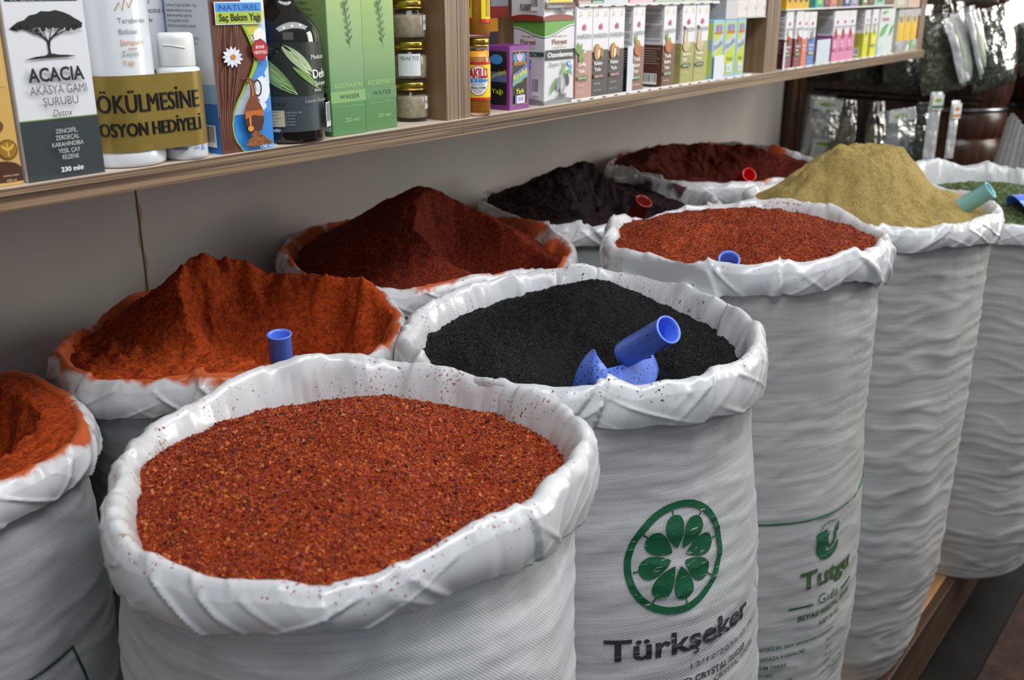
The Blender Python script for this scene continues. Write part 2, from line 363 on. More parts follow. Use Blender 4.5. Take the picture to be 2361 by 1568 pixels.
# ---------------------------------------------------------------- the setting
WALL_Y = 1.19; ZP = -1.168; ZF = -1.36
def struct(name, mb, **kw):
    o = mb.build(name, **kw); o['kind'] = 'structure'; return o
b = MB(); b.box(-1.2, WALL_Y, ZF, .7335, WALL_Y + .04, .9, M_WALL); b.box(.7365, WALL_Y, ZF, 2.78, WALL_Y + .04, .9, M_WALL)
b.box(.7335, WALL_Y + .003, ZF, .7365, WALL_Y + .04, .9, flat('#4a3c2c', .8)); struct('wall_back', b)
# glue smears along the panel joint
b = MB(); M_GLUE = flat('#9a8a70', .6); zz = np.linspace(-.45, -.12, 60)
f = Face(b, lambda u, v, o: (u / 1000, WALL_Y - o, v / 1000))
for sgn, s0 in ((-1, 0), (1, 40)):
    p = [(735 + sgn * 1.2, z * 1000) for z in zz]; q = [(735 + sgn * (1.8 + 6.5 * max(0, float(pn(z * 30 + s0, s0)) + .1)), z * 1000) for z in zz]
    for i in range(len(p) - 1):
        if q[i][0] != p[i][0]: f.k = 0; f.poly([p[i], q[i], q[i + 1], p[i + 1]], '#a3926f', rough=.6)
struct('trim_1', b)
b = MB(); b.box(-3, -3.2, ZF - .05, 12, 4, ZF, M_FLOOR); struct('floor', b)
b = MB(); b.box(3.45, .80, ZF, 3.5, 2.2, .9, M_DARKW); struct('wall_right', b)
b = MB(); b.box(8.6, -1.5, ZF, 8.7, 4, 3, noise_mat('pale plaster', [(.3, '#cfc6ba'), (.7, '#e9e4dc')], (1, 1, 1)));
for x in (.9, 1.5, 2.1): b.box(8.5, x, -.2, 8.6, x + .3, .25, flat('#b5452f'))
struct('wall_far', b)
b = MB(); b.box(2.785, 1.165, ZF, 2.82, 1.25, -.05, M_DARKW); b.box(2.823, 1.16, ZF, 2.86, 1.25, -.05, M_DARKW)
tag(b.build('wooden_post'), 'dark brown wooden post where the white wall ends, below the shelf', 'post')
b = MB(); b.box(1.4, .02, ZF, 3.4, .315, ZF + .006, M_RUG)
tag(b.build('floor_mat'), 'worn reddish brown mat on the dark floor beside the wooden platform', 'mat')

# ---------------------------------------------------------------- wooden platform
t = empty('display_platform', (0, 0, ZF), 'long low wooden platform with walnut front board that carries the sacks', 'platform')
b = MB(); b.cbox(-1.1, .413, ZP - .02 - ZF, 2.75, 1.185, ZP - ZF, M_PLAT, .001); b.build('top_board', t)
b = MB(); b.cbox(-1.1, .395, -1.30 - ZF, 2.75, .412, ZP - ZF, M_FASCIA, .001); b.build('front_board', t)
for x in (-.6, .6, 1.82, 2.66):
    for y in (.425, 1.12):
        b = MB(); b.tube([(x, y, .012), (x, y, ZP - .02 - ZF)], .017, M_STEEL, 16); b.lathe([(.024, 0), (.024, .012)], M_STEEL, 16, (x, y))
        b.build('leg', t)

# ---------------------------------------------------------------- wall shelf
ZS = -.147
t = empty('wall_shelf', (0, 0, ZS), 'long zebra wood wall shelf with doubled front edge and upright dividers', 'shelf')
for x0, x1 in ((-.6, .912), (.9125, 2.64)):
    b = MB(); b.box(x0, .7815, -.0175, x1, 1.185, 0, M_BOARD)
    b.box(x0, .78, -.0085, x1, .7815, -.0003, M_EDGE); b.box(x0, .7803, -.0093, x1, .7815, -.0085, flat('#3a2c20', .7)); b.box(x0, .78, -.0175, x1, .7815, -.0093, M_EDGE)
    b.build('shelf_board', t)
b = MB(); b.box(-.6, .80, .42, 2.64, 1.185, .437, M_PANEL); b.build('shelf_board', t)
for x0, x1 in ((.8915, .9118), (.9128, .934), (1.741, 1.767), (1.7675, 1.795), (2.597, 2.637)):
    b = MB(); b.box(x0, .7885, 0.0002, x1, 1.184, .62, M_PANEL); b.box(x0, .787, 0.0002, x1, .7885, .62, M_EDGEZ); b.build('upright', t)
b = MB(); b.box(-.6, 1.172, .0002, 2.64, 1.183, .62, M_PANEL); b.build('back_panel', t)

# ---------------------------------------------------------------- sacks of spice
def rim_curves(key, rt):
    P = RIM[key]; th = [p[0] for p in P]; r = [p[1] for p in P]; z = [p[2] for p in P]
    n = len(P); T = list(th); Rr = list(r); Zz = list(z)
    for i in range(n):                                    # unseen stretches of the rim: plain circle
        a, c = th[i], th[(i + 1) % n] + (360 if i == n - 1 else 0)
        if c - a > 45:
            k = int((c - a) // 22)
            for j in range(1, k): T.append(a + (c - a) * j / k); Rr.append(rt); Zz.append(0)
    o = np.argsort(T); T = np.array(T)[o]; Rr = np.array(Rr)[o]; Zz = np.array(Zz)[o]
    g = np.arange(360.) - 180; T3 = np.concatenate([T - 360, T, T + 360])
    R0 = np.interp(g, T3, np.tile(Rr, 3)); Z0 = np.interp(g, T3, np.tile(Zz, 3))
    k = np.exp(-.5 * (np.arange(-15, 16) / 4.) ** 2); k /= k.sum()
    sm = lambda a: np.convolve(np.concatenate([a[-15:], a, a[:15]]), k, 'valid')
    R0, Z0 = sm(R0), sm(Z0)
    gi = lambda A: (lambda t: np.interp((np.asarray(t) + 180) % 360 - 180, np.append(g, 180), np.append(A, A[0])))
    return gi(R0), gi(Z0)
def weave_mat(name, base, pitch=.0030, rough=.42, thread=.5, bumps=.35):
    """woven polypropylene: tapes over and under, drawn from the UV map in metres"""
    m = bpy.data.materials.new(name); nt, p = nodes(m)
    uv = N(nt, 'ShaderNodeUVMap'); sx = N(nt, 'ShaderNodeSeparateXYZ'); nt.links.new(uv.outputs[0], sx.inputs[0])
    def mth(op, a, bb=None, c=None):
        n = N(nt, 'ShaderNodeMath', operation=op)
        for i, q in enumerate((a, bb, c)):
            if q is None: continue
            if isinstance(q, (int, float)): n.inputs[i].default_value = q
            else: nt.links.new(q, n.inputs[i])
        return n.outputs[0]
    w = 2 * PI / pitch
    a = mth('SINE', mth('MULTIPLY', sx.outputs[0], w)); c = mth('SINE', mth('MULTIPLY', sx.outputs[1], w))
    pr = mth('MULTIPLY', a, c)
    nz = N(nt, 'ShaderNodeTexNoise'); nz.inputs['Scale'].default_value = 1; nz.inputs['Detail'].default_value = 3
    mp = N(nt, 'ShaderNodeMapping'); mp.inputs['Scale'].default_value = (9, 420, 1); nt.links.new(uv.outputs[0], mp.inputs[0]); nt.links.new(mp.outputs[0], nz.inputs['Vector'])
    h = mth('ADD', mth('MULTIPLY', pr, .5), mth('MULTIPLY', nz.outputs['Fac'], thread * 2))
    bm = N(nt, 'ShaderNodeBump'); bm.inputs['Strength'].default_value = bumps; bm.inputs['Distance'].default_value = .0009
    nt.links.new(h, bm.inputs['Height']); nt.links.new(bm.outputs[0], p.inputs['Normal'])
    n2 = N(nt, 'ShaderNodeTexNoise'); n2.inputs['Scale'].default_value = 1; n2.inputs['Detail'].default_value = 4
    mp2 = N(nt, 'ShaderNodeMapping'); mp2.inputs['Scale'].default_value = (14, 160, 1); nt.links.new(uv.outputs[0], mp2.inputs[0]); nt.links.new(mp2.outputs[0], n2.inputs['Vector'])
    r = ramp(nt, [(.3, base[0]), (.62, base[1]), (.8, base[2])]); nt.links.new(n2.outputs['Fac'], r.inputs[0])
    nt.links.new(r.outputs[0], p.inputs['Base Color']); p.inputs['Roughness'].default_value = rough
    p.inputs['Specular IOR Level'].default_value = .4
    return m
M_WEAVE = weave_mat('woven sack cloth', ('#a9a9ab', '#b9b9ba', '#cbcbca'))
M_WEAVE_B = weave_mat('bright woven sack cloth', ('#bfc0c3', '#cccdcf', '#d8d8d9'))
M_WEAVE_F = weave_mat('fine woven sack cloth', ('#a6a7aa', '#b2b3b5', '#bfbfc0'), .0022, .5, .3, .3)
M_WEAVE_S = weave_mat('smooth woven sack cloth', ('#a3a3a3', '#b1b1b0', '#c0bfbd'), .0026, .4, .7, .3)
def cuff_mat(name, stain, dirt='#a08350', amount=.5, base='#cbccce', fine=1.0, crumb=.03):
    """turned-over sack mouth: satin white plastic with spice clinging near the opening and old smears"""
    m = bpy.data.materials.new(name); nt, p = nodes(m); tc = N(nt, 'ShaderNodeTexCoord')
    at = N(nt, 'ShaderNodeAttribute', attribute_name='mouth')
    def nz(s, d, off=0, st=None):
        n = N(nt, 'ShaderNodeTexNoise'); n.inputs['Scale'].default_value = s; n.inputs['Detail'].default_value = d
        mp = N(nt, 'ShaderNodeMapping'); mp.inputs['Location'].default_value = (off, off * .7, 0)
        if st: mp.inputs['Scale'].default_value = st
        nt.links.new(tc.outputs['Object'], mp.inputs[0]); nt.links.new(mp.outputs[0], n.inputs['Vector']); return n.outputs['Fac']
    def mth(op, a, bb=None, c=None, clamp=False):
        n = N(nt, 'ShaderNodeMath', operation=op); n.use_clamp = clamp
        for i, q in enumerate((a, bb, c)):
            if q is None: continue
            if isinstance(q, (int, float)): n.inputs[i].default_value = q
            else: nt.links.new(q, n.inputs[i])
        return n.outputs[0]
    # smears of powder: large patches, strong towards the mouth
    sm = mth('MULTIPLY', mth('SUBTRACT', mth('ADD', mth('MULTIPLY', nz(15, 10, 0, (1, 1, .45)), 1.0), mth('MULTIPLY', at.outputs['Fac'], .42 * amount)), .74 - .06 * amount), 13, None, True)
    # single crumbs
    sp = mth('MULTIPLY', mth('SUBTRACT', mth('ADD', nz(330 * fine, 3, 3), mth('ADD', mth('MULTIPLY', at.outputs['Fac'], .08), mth('MULTIPLY', nz(14, 4, 5), .50))), 1.02 - crumb), 14, None, True)
    dr = mth('MULTIPLY', mth('SUBTRACT', nz(9, 6, 11), .56), 2.2 * amount, None, True)
    def mix(f, a, c):
        n = N(nt, 'ShaderNodeMix', data_type='RGBA'); nt.links.new(f, n.inputs[0])
        for i, q in ((6, a), (7, c)):
            if isinstance(q, str): n.inputs[i].default_value = lin(q)
            else: nt.links.new(q, n.inputs[i])
        return n.outputs[2]
    c = mix(dr, base, dirt); c = mix(sm, c, stain[0]); c = mix(sp, c, stain[1])
    nt.links.new(c, p.inputs['Base Color'])
    rg = mth('MULTIPLY_ADD', mth('MAXIMUM', sm, sp), .5, .30); nt.links.new(rg, p.inputs['Roughness'])
    bm = N(nt, 'ShaderNodeBump'); bm.inputs['Strength'].default_value = .30; bm.inputs['Distance'].default_value = .003
    rn = N(nt, 'ShaderNodeTexNoise'); rn.noise_type = 'RIDGED_MULTIFRACTAL'; rn.inputs['Scale'].default_value = 17; rn.inputs['Detail'].default_value = 3; rn.inputs['Distortion'].default_value = .6
    nt.links.new(tc.outputs['Object'], rn.inputs['Vector']); nt.links.new(rn.outputs['Fac'], bm.inputs['Height']); nt.links.new(bm.outputs[0], p.inputs['Normal'])
    p.inputs['Coat Weight'].default_value = .45; p.inputs['Coat Roughness'].default_value = .16
    p.inputs['Subsurface Weight'].default_value = .0
    return m
SACK = {}
PLACE = dict(S1=(.503, .558, .185), S2=(.88, .592, .195), S3=(1.262, .578, .187), S4=(1.64, .543, .19), S5=(2.17, .46, .195), S0=(.287, .928, .172), B1=(.672, .912, .180), B2=(1.05, .975, .195), B3=(1.464, .946, .2), B4=(1.89, .945, .21))
class Sack: pass
def sack(key, c, zb, rt, zr, label, stain, amount, weave, hc=.036, hs=.015, wr=1.0, group='open white spice sacks', seed=0, dirt='#a08350', crump=1.0, sq=.015, crumb=.03):
    S = Sack(); SACK[key] = S; S.c = c; S.zb = zb; S.rt = rt
    rc, zc = rim_curves(key, rt)
    def rim_r(th): t = np.radians(th); return rc(th) + .0028 * crump * fbm(np.cos(t) * 4 + seed, np.sin(t) * 4, seed, 3)
    def rim_z(th): t = np.radians(th); return zb + zc(th) + .0035 * crump * fbm(np.cos(t) * 4.5, np.sin(t) * 4.5 + seed, seed + 9, 3)
    S.rim_r = rim_r; S.rim_z = rim_z
    def press(th, r, give=0.):
        for k2, (x2, y2, r2) in PLACE.items():
            if k2 == key: continue
            dx, dy = x2 - c[0], y2 - c[1]; D = math.hypot(dx, dy)
            if D > .5: continue
            lim = D * PLACE[key][2] / (PLACE[key][2] + r2) - .0015 + give; cs = np.cos(np.radians(th) - math.atan2(dy, dx))
            L = lim / np.maximum(cs, .2); r = np.minimum(r, L)
        return r
    def hcf(th): t = np.radians(th); return (hc + hs * np.sin(t + math.radians(142)) ** 2) * (1 + .12 * pn(np.cos(t) * 1.7 + seed, np.sin(t) * 1.7, seed) + .07 * pn(np.cos(t) * 6, np.sin(t) * 6, seed + 2))
    zz = np.array([q[0] for q in zr][::-1]); rr = np.array([q[1] for q in zr][::-1])
    def body_r(th, z):
        th = np.asarray(th, float); z = np.asarray(z, float); t = np.radians(th)
        r = np.interp(z, zz, rr); top = zz[-1]
        w = np.clip((z - (top - .10)) / .10, 0, 1); w = w * w * (3 - 2 * w)
        r = r * (1 - w) + (rim_r(th) - .002) * w
        dn = np.clip((zb - .1 - z) / .3, 0, 1)
        r = r * (1 + dn * sq * np.cos(4 * t + seed) + dn * .012 * np.cos(2 * t + seed * 2))
        cx, sx = np.cos(t), np.sin(t)
        a = ridge(cx * 1.3 + seed, sx * 1.3, z * 20 + .6 * pn(cx * 2, sx * 2, z * 3)) * .0012 + fbm(cx * 2.0, sx * 2.0 + seed, z * 6, 2) * .0035
        a = a + np.maximum(0, ridge(cx * .9, sx * .9 + seed, z * 44 + .8 * pn(cx * 2, sx * 2, z * 2) + seed)) ** 4 * .0016
        e = np.clip((z - ZP) / .03, 0, 1)
        return press(th, r + wr * a * e)
    S.body_r = body_r; S.rim_in = ([0, .0015, .006, .014, .028, .045, .07, .105, .15], [-.001, .002, .0055, .0095, .014, .0185, .024, .030, .036])
    root = empty('spice_sack', (c[0], c[1], ZP), label, 'sack', group)
    # turned-over mouth, with sharp slanting pleats where the cloth is folded on itself
    pr_ = np.random.default_rng(100 + seed); PL = [(pr_.uniform(-180, 180), pr_.uniform(7, 26), pr_.uniform(.0025, .0070) * crump * pr_.choice((-1, 1)), pr_.uniform(-260, 260), pr_.choice((0, 1))) for _ in range(15)]
    def pleat(thd, dz):
        s_ = 0
        for t0, w, a, sl, fl in PL:
            x = ((thd - t0 - sl * dz + 180) % 360 - 180) / w
            x = 1 - x if fl else x; s_ = s_ - a * np.where((x > 0) & (x < 1), x ** 1.5 * (1 - np.clip((x - .93) / .07, 0, 1)), 0)
        return np.clip(s_, -.012, .0028)
    nt_ = 512; th = np.linspace(-180, 180, nt_, endpoint=False); t = np.radians(th)
    prof = [(-.036, -.150, 1), (-.030, -.105, 1), (-.024, -.070, 1), (-.0185, -.045, 1), (-.014, -.028, 1), (-.0095, -.014, 1), (-.0055, -.006, 1), (-.002, -.0015, .95), (.001, 0, .85), (.004, -.0008, .7), (.0072, -.0038, .55), (.0100, -.009, .4)]
    n1 = len(prof)
    for k in range(1, 25): q = k / 24; prof.append((.0105 + .0035 * math.sin(q * PI * .9) - .002 * q, None, .35 * (1 - q) ** 1.5))
    RR = rim_r(th); ZZ = rim_z(th); HC = hcf(th); P = np.zeros((nt_, len(prof) + 2, 3)); W = np.zeros((nt_, len(prof) + 2))
    for k, (dr, dz, w) in enumerate(prof):
        z = ZZ + dz if dz is not None else ZZ - .009 - (HC - .009) * ((k - n1 + 1) / 24)
        r = RR + dr
        if dz is None or k > 3:
            kk = k * .35
            r = r + pleat(th, z - ZZ) * min(1, abs(k - 6) / 3 + .45)
            sh = (z - zb) * 6 * (1 if seed % 2 else -1)
            mk = np.clip(.5 + 1.6 * pn(np.cos(t) * 2.2 + seed, np.sin(t) * 2.2, seed + 5), 0, 1)
            cr = mk * np.maximum(0, ridge(np.cos(t + sh) * 4.2 + seed, np.sin(t + sh) * 4.2, z * 5 + seed)) ** 7 + .7 * (1 - mk) * np.maximum(0, ridge(np.cos(t - sh * 1.6) * 3.4, np.sin(t - sh * 1.6) * 3.4 + seed, z * 6)) ** 9
            r = r + .0036 * crump * (cr - .12) * min(1, abs(k - 7) / 4 + .3) + .0030 * crump * fbm(np.cos(t) * 3, np.sin(t) * 3 + seed, z * 10, 2)
            z = z - pleat(th, z - ZZ) * .9 * max(0, 1 - abs(k - 8) / 5) + .0030 * crump * (cr - .12) * max(0, 1 - abs(k - 8) / 6)
        if dz is None or k >= 8: r = press(th, r, .006)
        if k <= 3: r = r + pleat(th, z - ZZ) * 1.1 + .004 * crump * fbm(np.cos(t) * 6 + seed, np.sin(t) * 6, z * 18, 3)
        P[:, k, 0] = r * np.cos(t); P[:, k, 1] = np.minimum(r * np.sin(t), WALL_Y - .004 - c[1]); P[:, k, 2] = z - ZP; W[:, k] = w
    for k, (dr, dz) in enumerate(((.003, .0015), (-.004, .014))):
        i = len(prof) + k; z = ZZ - HC + dz
        P[:, i, 0] = (RR + dr) * np.cos(t); P[:, i, 1] = np.minimum((RR + dr) * np.sin(t), WALL_Y - .004 - c[1]); P[:, i, 2] = z - ZP
    b = MB(); b.grid(P, cuff_mat('sack mouth ' + key, stain, dirt, amount, crumb=crumb), True, True)
    o = b.build('rolled_mouth', root); at = o.data.attributes.new('mouth', 'FLOAT', 'POINT'); at.data.foreach_set('value', W.reshape(-1))
    # body
    nt2, nz = 256, 190; th = np.linspace(-180, 180, nt2, endpoint=False); t = np.radians(th)
    ztop = (rim_z(th) - hcf(th) + .012)[:, None]; s = np.linspace(0, 1, nz)[None]
    s = s ** .97; Z = ztop + (ZP + .0005 - ztop) * s; TH = np.repeat(th[:, None], nz, 1)
    Rb = body_r(TH, Z); P = np.zeros((nt2, nz + 2, 3)); ct, st = np.cos(t)[:, None], np.sin(t)[:, None]
    P[:, :nz, 0] = Rb * ct; P[:, :nz, 1] = np.minimum(Rb * st, WALL_Y - .003 - c[1]); P[:, :nz, 2] = Z - ZP
    for k, q in enumerate((.6, .01)): P[:, nz + k, 0] = Rb[:, -1] * q * np.cos(t); P[:, nz + k, 1] = np.minimum(Rb[:, -1] * q * np.sin(t), WALL_Y - .003 - c[1]); P[:, nz + k, 2] = .0005
    b = MB(); b.grid(P, weave, True, True); o = b.build('sack_body', root)
    uvl = o.data.uv_layers.new(name='UVMap'); n = len(o.data.loops); li = np.zeros(n, int); o.data.loops.foreach_get('vertex_index', li)
    U = np.repeat((np.arange(nt2) / nt2 * 2 * PI * rt)[:, None], nz + 2, 1).reshape(-1); V = P[:, :, 2].reshape(-1)
    uu = U[li]; first = (li // (nz + 2) == 0)
    # the seam column wraps round: loops of the last strip that touch column 0 get the full circumference
    q4 = li.reshape(-1, 4); strip = (q4 // (nz + 2)); wrapf = (strip.max(1) == nt2 - 1) & (strip.min(1) == 0)
    mask = np.repeat(wrapf, 4) & first; uu = np.where(mask, 2 * PI * rt, uu)
    uvl.data.foreach_set('uv', np.stack([uu, V[li]], 1).reshape(-1))
    S.root = root; S.body = o
    return S
def subdiv(uv, faces, mx):
    T = []
    for f in faces:
        for i in range(1, len(f) - 1): T.append((uv[f[0]], uv[f[i]], uv[f[i + 1]]))
    T = np.array(T, float)
    for it in range(7):
        e = np.stack([np.linalg.norm(T[:, i] - T[:, (i + 1) % 3], axis=1) for i in range(3)], 1); L = e.max(1); k = L > mx
        if not k.any(): break
        A = T[k]; j = e[k].argmax(1); n = np.arange(len(A)); p, q, r = A[n, j], A[n, (j + 1) % 3], A[n, (j + 2) % 3]; mm = (p + q) / 2
        T = np.concatenate([T[~k], np.stack([p, mm, r], 1), np.stack([mm, q, r], 1)])
    return T
class SackFace(Face):
    """ink printed on the cloth; u, v in millimetres from (angle, height)"""
    def __init__(s, S, th0, z0, r0, ink): s.mb = MB(); s.k = 0; s.step = .0001; s.cut = None; s.S = S; s.a = (th0, z0, r0); s.ink = ink
    def _put(s, uv, faces, mat):
        T = subdiv([tuple(p) for p in uv], faces, 5.).reshape(-1, 2)
        th0, z0, r0 = s.a; th = th0 + np.degrees(T[:, 0] / 1000 / r0); z = z0 + T[:, 1] / 1000
        r = s.S.body_r(th, z) + .0013; t = np.radians(th)
        s.mb.add(np.stack([r * np.cos(t), r * np.sin(t), z - ZP], 1), [(3 * i, 3 * i + 1, 3 * i + 2) for i in range(len(T) // 3)], mat, True)
    def done(s): return s.mb.build('printing', s.S.body)
def ink_mat(name, col, cloth, gap=.42):
    """ink that misses the raised threads of the weave"""
    m = bpy.data.materials.new(name); nt, p = nodes(m); tc = N(nt, 'ShaderNodeTexCoord')
    mp = N(nt, 'ShaderNodeMapping'); mp.inputs['Scale'].default_value = (60, 60, 420); nt.links.new(tc.outputs['Object'], mp.inputs[0])
    nz = N(nt, 'ShaderNodeTexNoise'); nz.inputs['Scale'].default_value = 1; nz.inputs['Detail'].default_value = 5; nt.links.new(mp.outputs[0], nz.inputs['Vector'])
    r = ramp(nt, [(gap - .1, cloth), (gap - .03, col[0]), (.62, col[1])]); nt.links.new(nz.outputs['Fac'], r.inputs[0])
    nt.links.new(r.outputs[0], p.inputs['Base Color']); p.inputs['Roughness'].default_value = .5
    return m
OR = ('#b5501a', '#8a3210'); RD = ('#8a2c14', '#8a3312'); BK = ('#3b3330', '#141212'); KH = ('#b09a62', '#7d6a3a'); GR = ('#6f7a58', '#3c4630'); PU = ('#4a2a2e', '#2a1418')
sack('S1', (.503, .558), -.345, .185, [(-.38, .183), (-.56, .186), (-.8, .19), (-1.05, .185), (ZP, .15)], 'open white sack of coarse red pepper flakes at the front, nearest the camera', RD, .10, M_WEAVE_B, .033, .026, seed=1, crumb=.055)
sack('S2', (.88, .592), -.345, .192, [(-.38, .188), (-.46, .193), (-.59, .213), (-.77, .226), (-1.0, .208), (ZP, .165)], 'open white sack of black spice printed with a green citrus wheel and dark lettering', BK, .08, M_WEAVE, .040, .024, seed=2, crumb=.040)
sack('S3', (1.262, .578), -.31, .187, [(-.34, .181), (-.52, .180), (-.65, .190), (-.86, .201), (-1.0, .194), (ZP, .155)], 'open white sack of red pepper flakes with green line and green lettering', RD, .08, M_WEAVE_S, .036, .025, wr=.9, seed=3)
sack('S4', (1.64, .543), -.325, .193, [(-.36, .187), (-.55, .188), (-.80, .187), (-.94, .182), (-1.1, .165), (ZP, .142)], 'open white sack heaped with khaki powder, ribbed with sideways creases', KH, .2, M_WEAVE_S, .033, .018, wr=1.25, seed=4)
sack('S5', (2.17, .46), -.39, .195, [(-.43, .19), (-.60, .186), (-.80, .186), (-1.05, .180), (ZP, .16)], 'open white sack of dried green herbs at the far right of the front row', GR, .05, M_WEAVE_S, .036, .010, wr=1.2, seed=5)
sack('S0', (.287, .928), -.37, .172, [(-.40, .173), (-.51, .174), (-.66, .176), (-1.0, .175), (ZP, .14)], 'open white sack hollowed out inside with orange powder on its mouth, leftmost of all', OR, 1.0, M_WEAVE_F, .048, -.014, wr=1.1, seed=6, dirt='#b98d58')
sack('B1', (.672, .912), -.355, .183, [(-.40, .175), (-.6, .172), (-.9, .17), (ZP, .14)], 'open white sack heaped with orange red powder, with a blue scoop handle', OR, .85, M_WEAVE_F, .037, .016, wr=.8, seed=7, dirt='#b78f5c')
sack('B2', (1.05, .975), -.35, .198, [(-.40, .188), (-.6, .182), (-.9, .18), (ZP, .15)], 'stained sack with a tall peaked mound of dark red pepper under the shelf', OR, .75, M_WEAVE_F, .036, .015, wr=.8, seed=8, dirt='#9a7a48')
sack('B3', (1.464, .946), -.345, .2, [(-.40, .190), (-.6, .182), (-.9, .18), (ZP, .15)], 'stained sack of dark purple spice with a red scoop, against the wall', PU, .55, M_WEAVE_F, .036, .015, wr=.8, seed=9, dirt='#8d7a5a')
sack('B4', (1.89, .945), -.335, .21, [(-.40, .195), (-.6, .185), (-.9, .18), (ZP, .15)], 'stained sack of dark red powder with bright red scoop, farthest back', OR, .6, M_WEAVE_F, .036, .015, wr=.8, seed=10, dirt='#a88a5a')

# ---------------------------------------------------------------- printing on the sacks
INK_G = ink_mat('green sack ink', ('#0b4a2a', '#10593a'), '#9fb0a6', .40); INK_K = ink_mat('dark sack ink', ('#2b2c34', '#33343c'), '#9a9b9e', .40)
INK_G2 = flat('#1f5a3a', .5); INK_O = flat('#3f5a36', .5); INK_B = flat('#3a4258', .5)
r0 = .21
f = SackFace(SACK['S2'], -115.2, -.532, r0, INK_G)
f.ring(0, 0, 58, 54, 7.2, INK_G, 48)
for i in range(8):
    a = math.radians(97 - 45 * i); ca, sa = math.cos(a), math.sin(a); P = []
    for k in range(25):
        q = k / 24 * 2 * PI; rr = .5 - .5 * math.cos(q)        # pear shape, narrow at the hub
        x = 10 + 36 * rr; w = 15.2 * math.sin(q) * (.14 + .86 * rr ** .6)
        P.append(((x * ca - w * sa) * 1.02, (x * sa + w * ca) * .97))
    n = len(P); c = (28 * ca, 28 * sa); T = [(j, (j + 1) % n, n) for j in range(n)]
    f._put(P + [c], T, INK_G)
    f.line([(44 * ca, 44 * sa * .97), (53 * ca, 53 * sa * .97)], 1.6, INK_G)
th2u = lambda th: math.radians(th + 115.2) * r0 * 1000
f.text('Türkşeker', th2u(-137.5), -96, 24, INK_K, u1=th2u(-86), bold=.022, skew=-.055)
f.text('12/12/2023 12:14:22', th2u(-112.5), -124, 6.5, INK_B, u1=th2u(-76), sp=1.1, skew=-.03)
f.text('ŞEKER RAFINED CRYSTAL SUGAR', th2u(-134), -137, 7.5, INK_K, u1=th2u(-87), bold=.015, skew=-.05)
f.text('CRYSTAL SUGAR', th2u(-104), -152, 6.5, INK_K, u1=th2u(-80), skew=-.05)
f.line([(th2u(-72), -108), (th2u(-76.5), -84)], 1.2, INK_G)
f.done()
r0 = .196
f = SackFace(SACK['S3'], -109.3, -.694, r0, INK_G); th2u = lambda th: math.radians(th + 109.3) * r0 * 1000
f.rect(th2u(-172), 36.5, th2u(-40), 38.8, INK_G2)
# round crescent emblem with a cup shape and leaf
P = [(25 * math.cos(math.radians(q)) - 1, 24 * math.sin(math.radians(q)) - 4) for q in range(150, 351, 10)]; Q = [(17.5 * math.cos(math.radians(q)) + 2.5, 17.5 * math.sin(math.radians(q)) - 2) for q in range(345, 145, -10)]
f.line([((a[0] + c[0]) / 2, (a[1] + c[1]) / 2) for a, c in zip(P, Q[::-1])], [3 + 9 * math.sin(PI * i / 20) for i in range(20)] + [2], INK_G2)
f.poly([(-26, 13), (-4, 15), (-7, -2), (-4, -18), (-14, -20), (-22, -10)], INK_G2)
f.line([(-1, 12), (-5, 2), (-3, -8), (4, -13), (11, -9), (13, 0), (12, 9)], [2, 4, 5, 6, 5, 5, 4], INK_G2)
f.leaf(12, 8, 21, 20, 3, INK_G2); f.leaf(12, 6, 23, 10, 2.5, INK_G2)
for q in range(60, 161, 10):
    a = math.radians(q); f.line([(23 * math.cos(a), 23 * math.sin(a) + 1), (26 * math.cos(a), 26 * math.sin(a) + 1)], 1.6, INK_G2)
f.text('Tutgu', th2u(-123.5), -64, 26, INK_O, u1=th2u(-91.5), bold=.03)
f.text('Gıda', th2u(-113.5), -94, 15, INK_O, u1=th2u(-101), sp=1.1)
f.rect(th2u(-127.5), -91.5, th2u(-116.5), -88.5, INK_G2); f.rect(th2u(-98), -91.5, th2u(-87), -88.5, INK_G2)
f.text('BEYAZ KRİSTAL ŞEKER', th2u(-123.2), -111, 9, INK_O, u1=th2u(-88), bold=.02)
f.text('NET 50 KG', th2u(-112), -127, 7.5, INK_O, u1=th2u(-97.5), bold=.01)
for i, (a, q) in enumerate((('İÇİNDEKİLER: Şeker pancarından üretilmiştir', ''), ('MUHAFAZA KOŞULLARI', ': Serin ve kuru'), ('ÜRETİM TARİHİ', ': 2023'), ('PARTİ NO', ': TR-34'), ('İŞLETME KAYIT NO', ': TR-42'), ('ÜRETİCİ FİRMA', ': Gıda San. Tic.'))):
    f.text(a, th2u(-142), -148 - 14 * i, 5.5, INK_G2, bold=.01)
    if q: f.text(q, th2u(-107), -148 - 14 * i, 5.5, INK_G2)
for i in range(4): f.rect(th2u(-98), -212 - 9 * i, th2u(-78), -211 - 9 * i, INK_G2)
f.done()
f = SackFace(SACK['S0'], -65.7, -.549, .175, INK_G)
f.line([(-62, 3), (0, 0), (14, -60)], 3.2, ink_mat('green stitched line', ('#24453a', '#2f5245'), '#8f9a94', .42)); f.done()

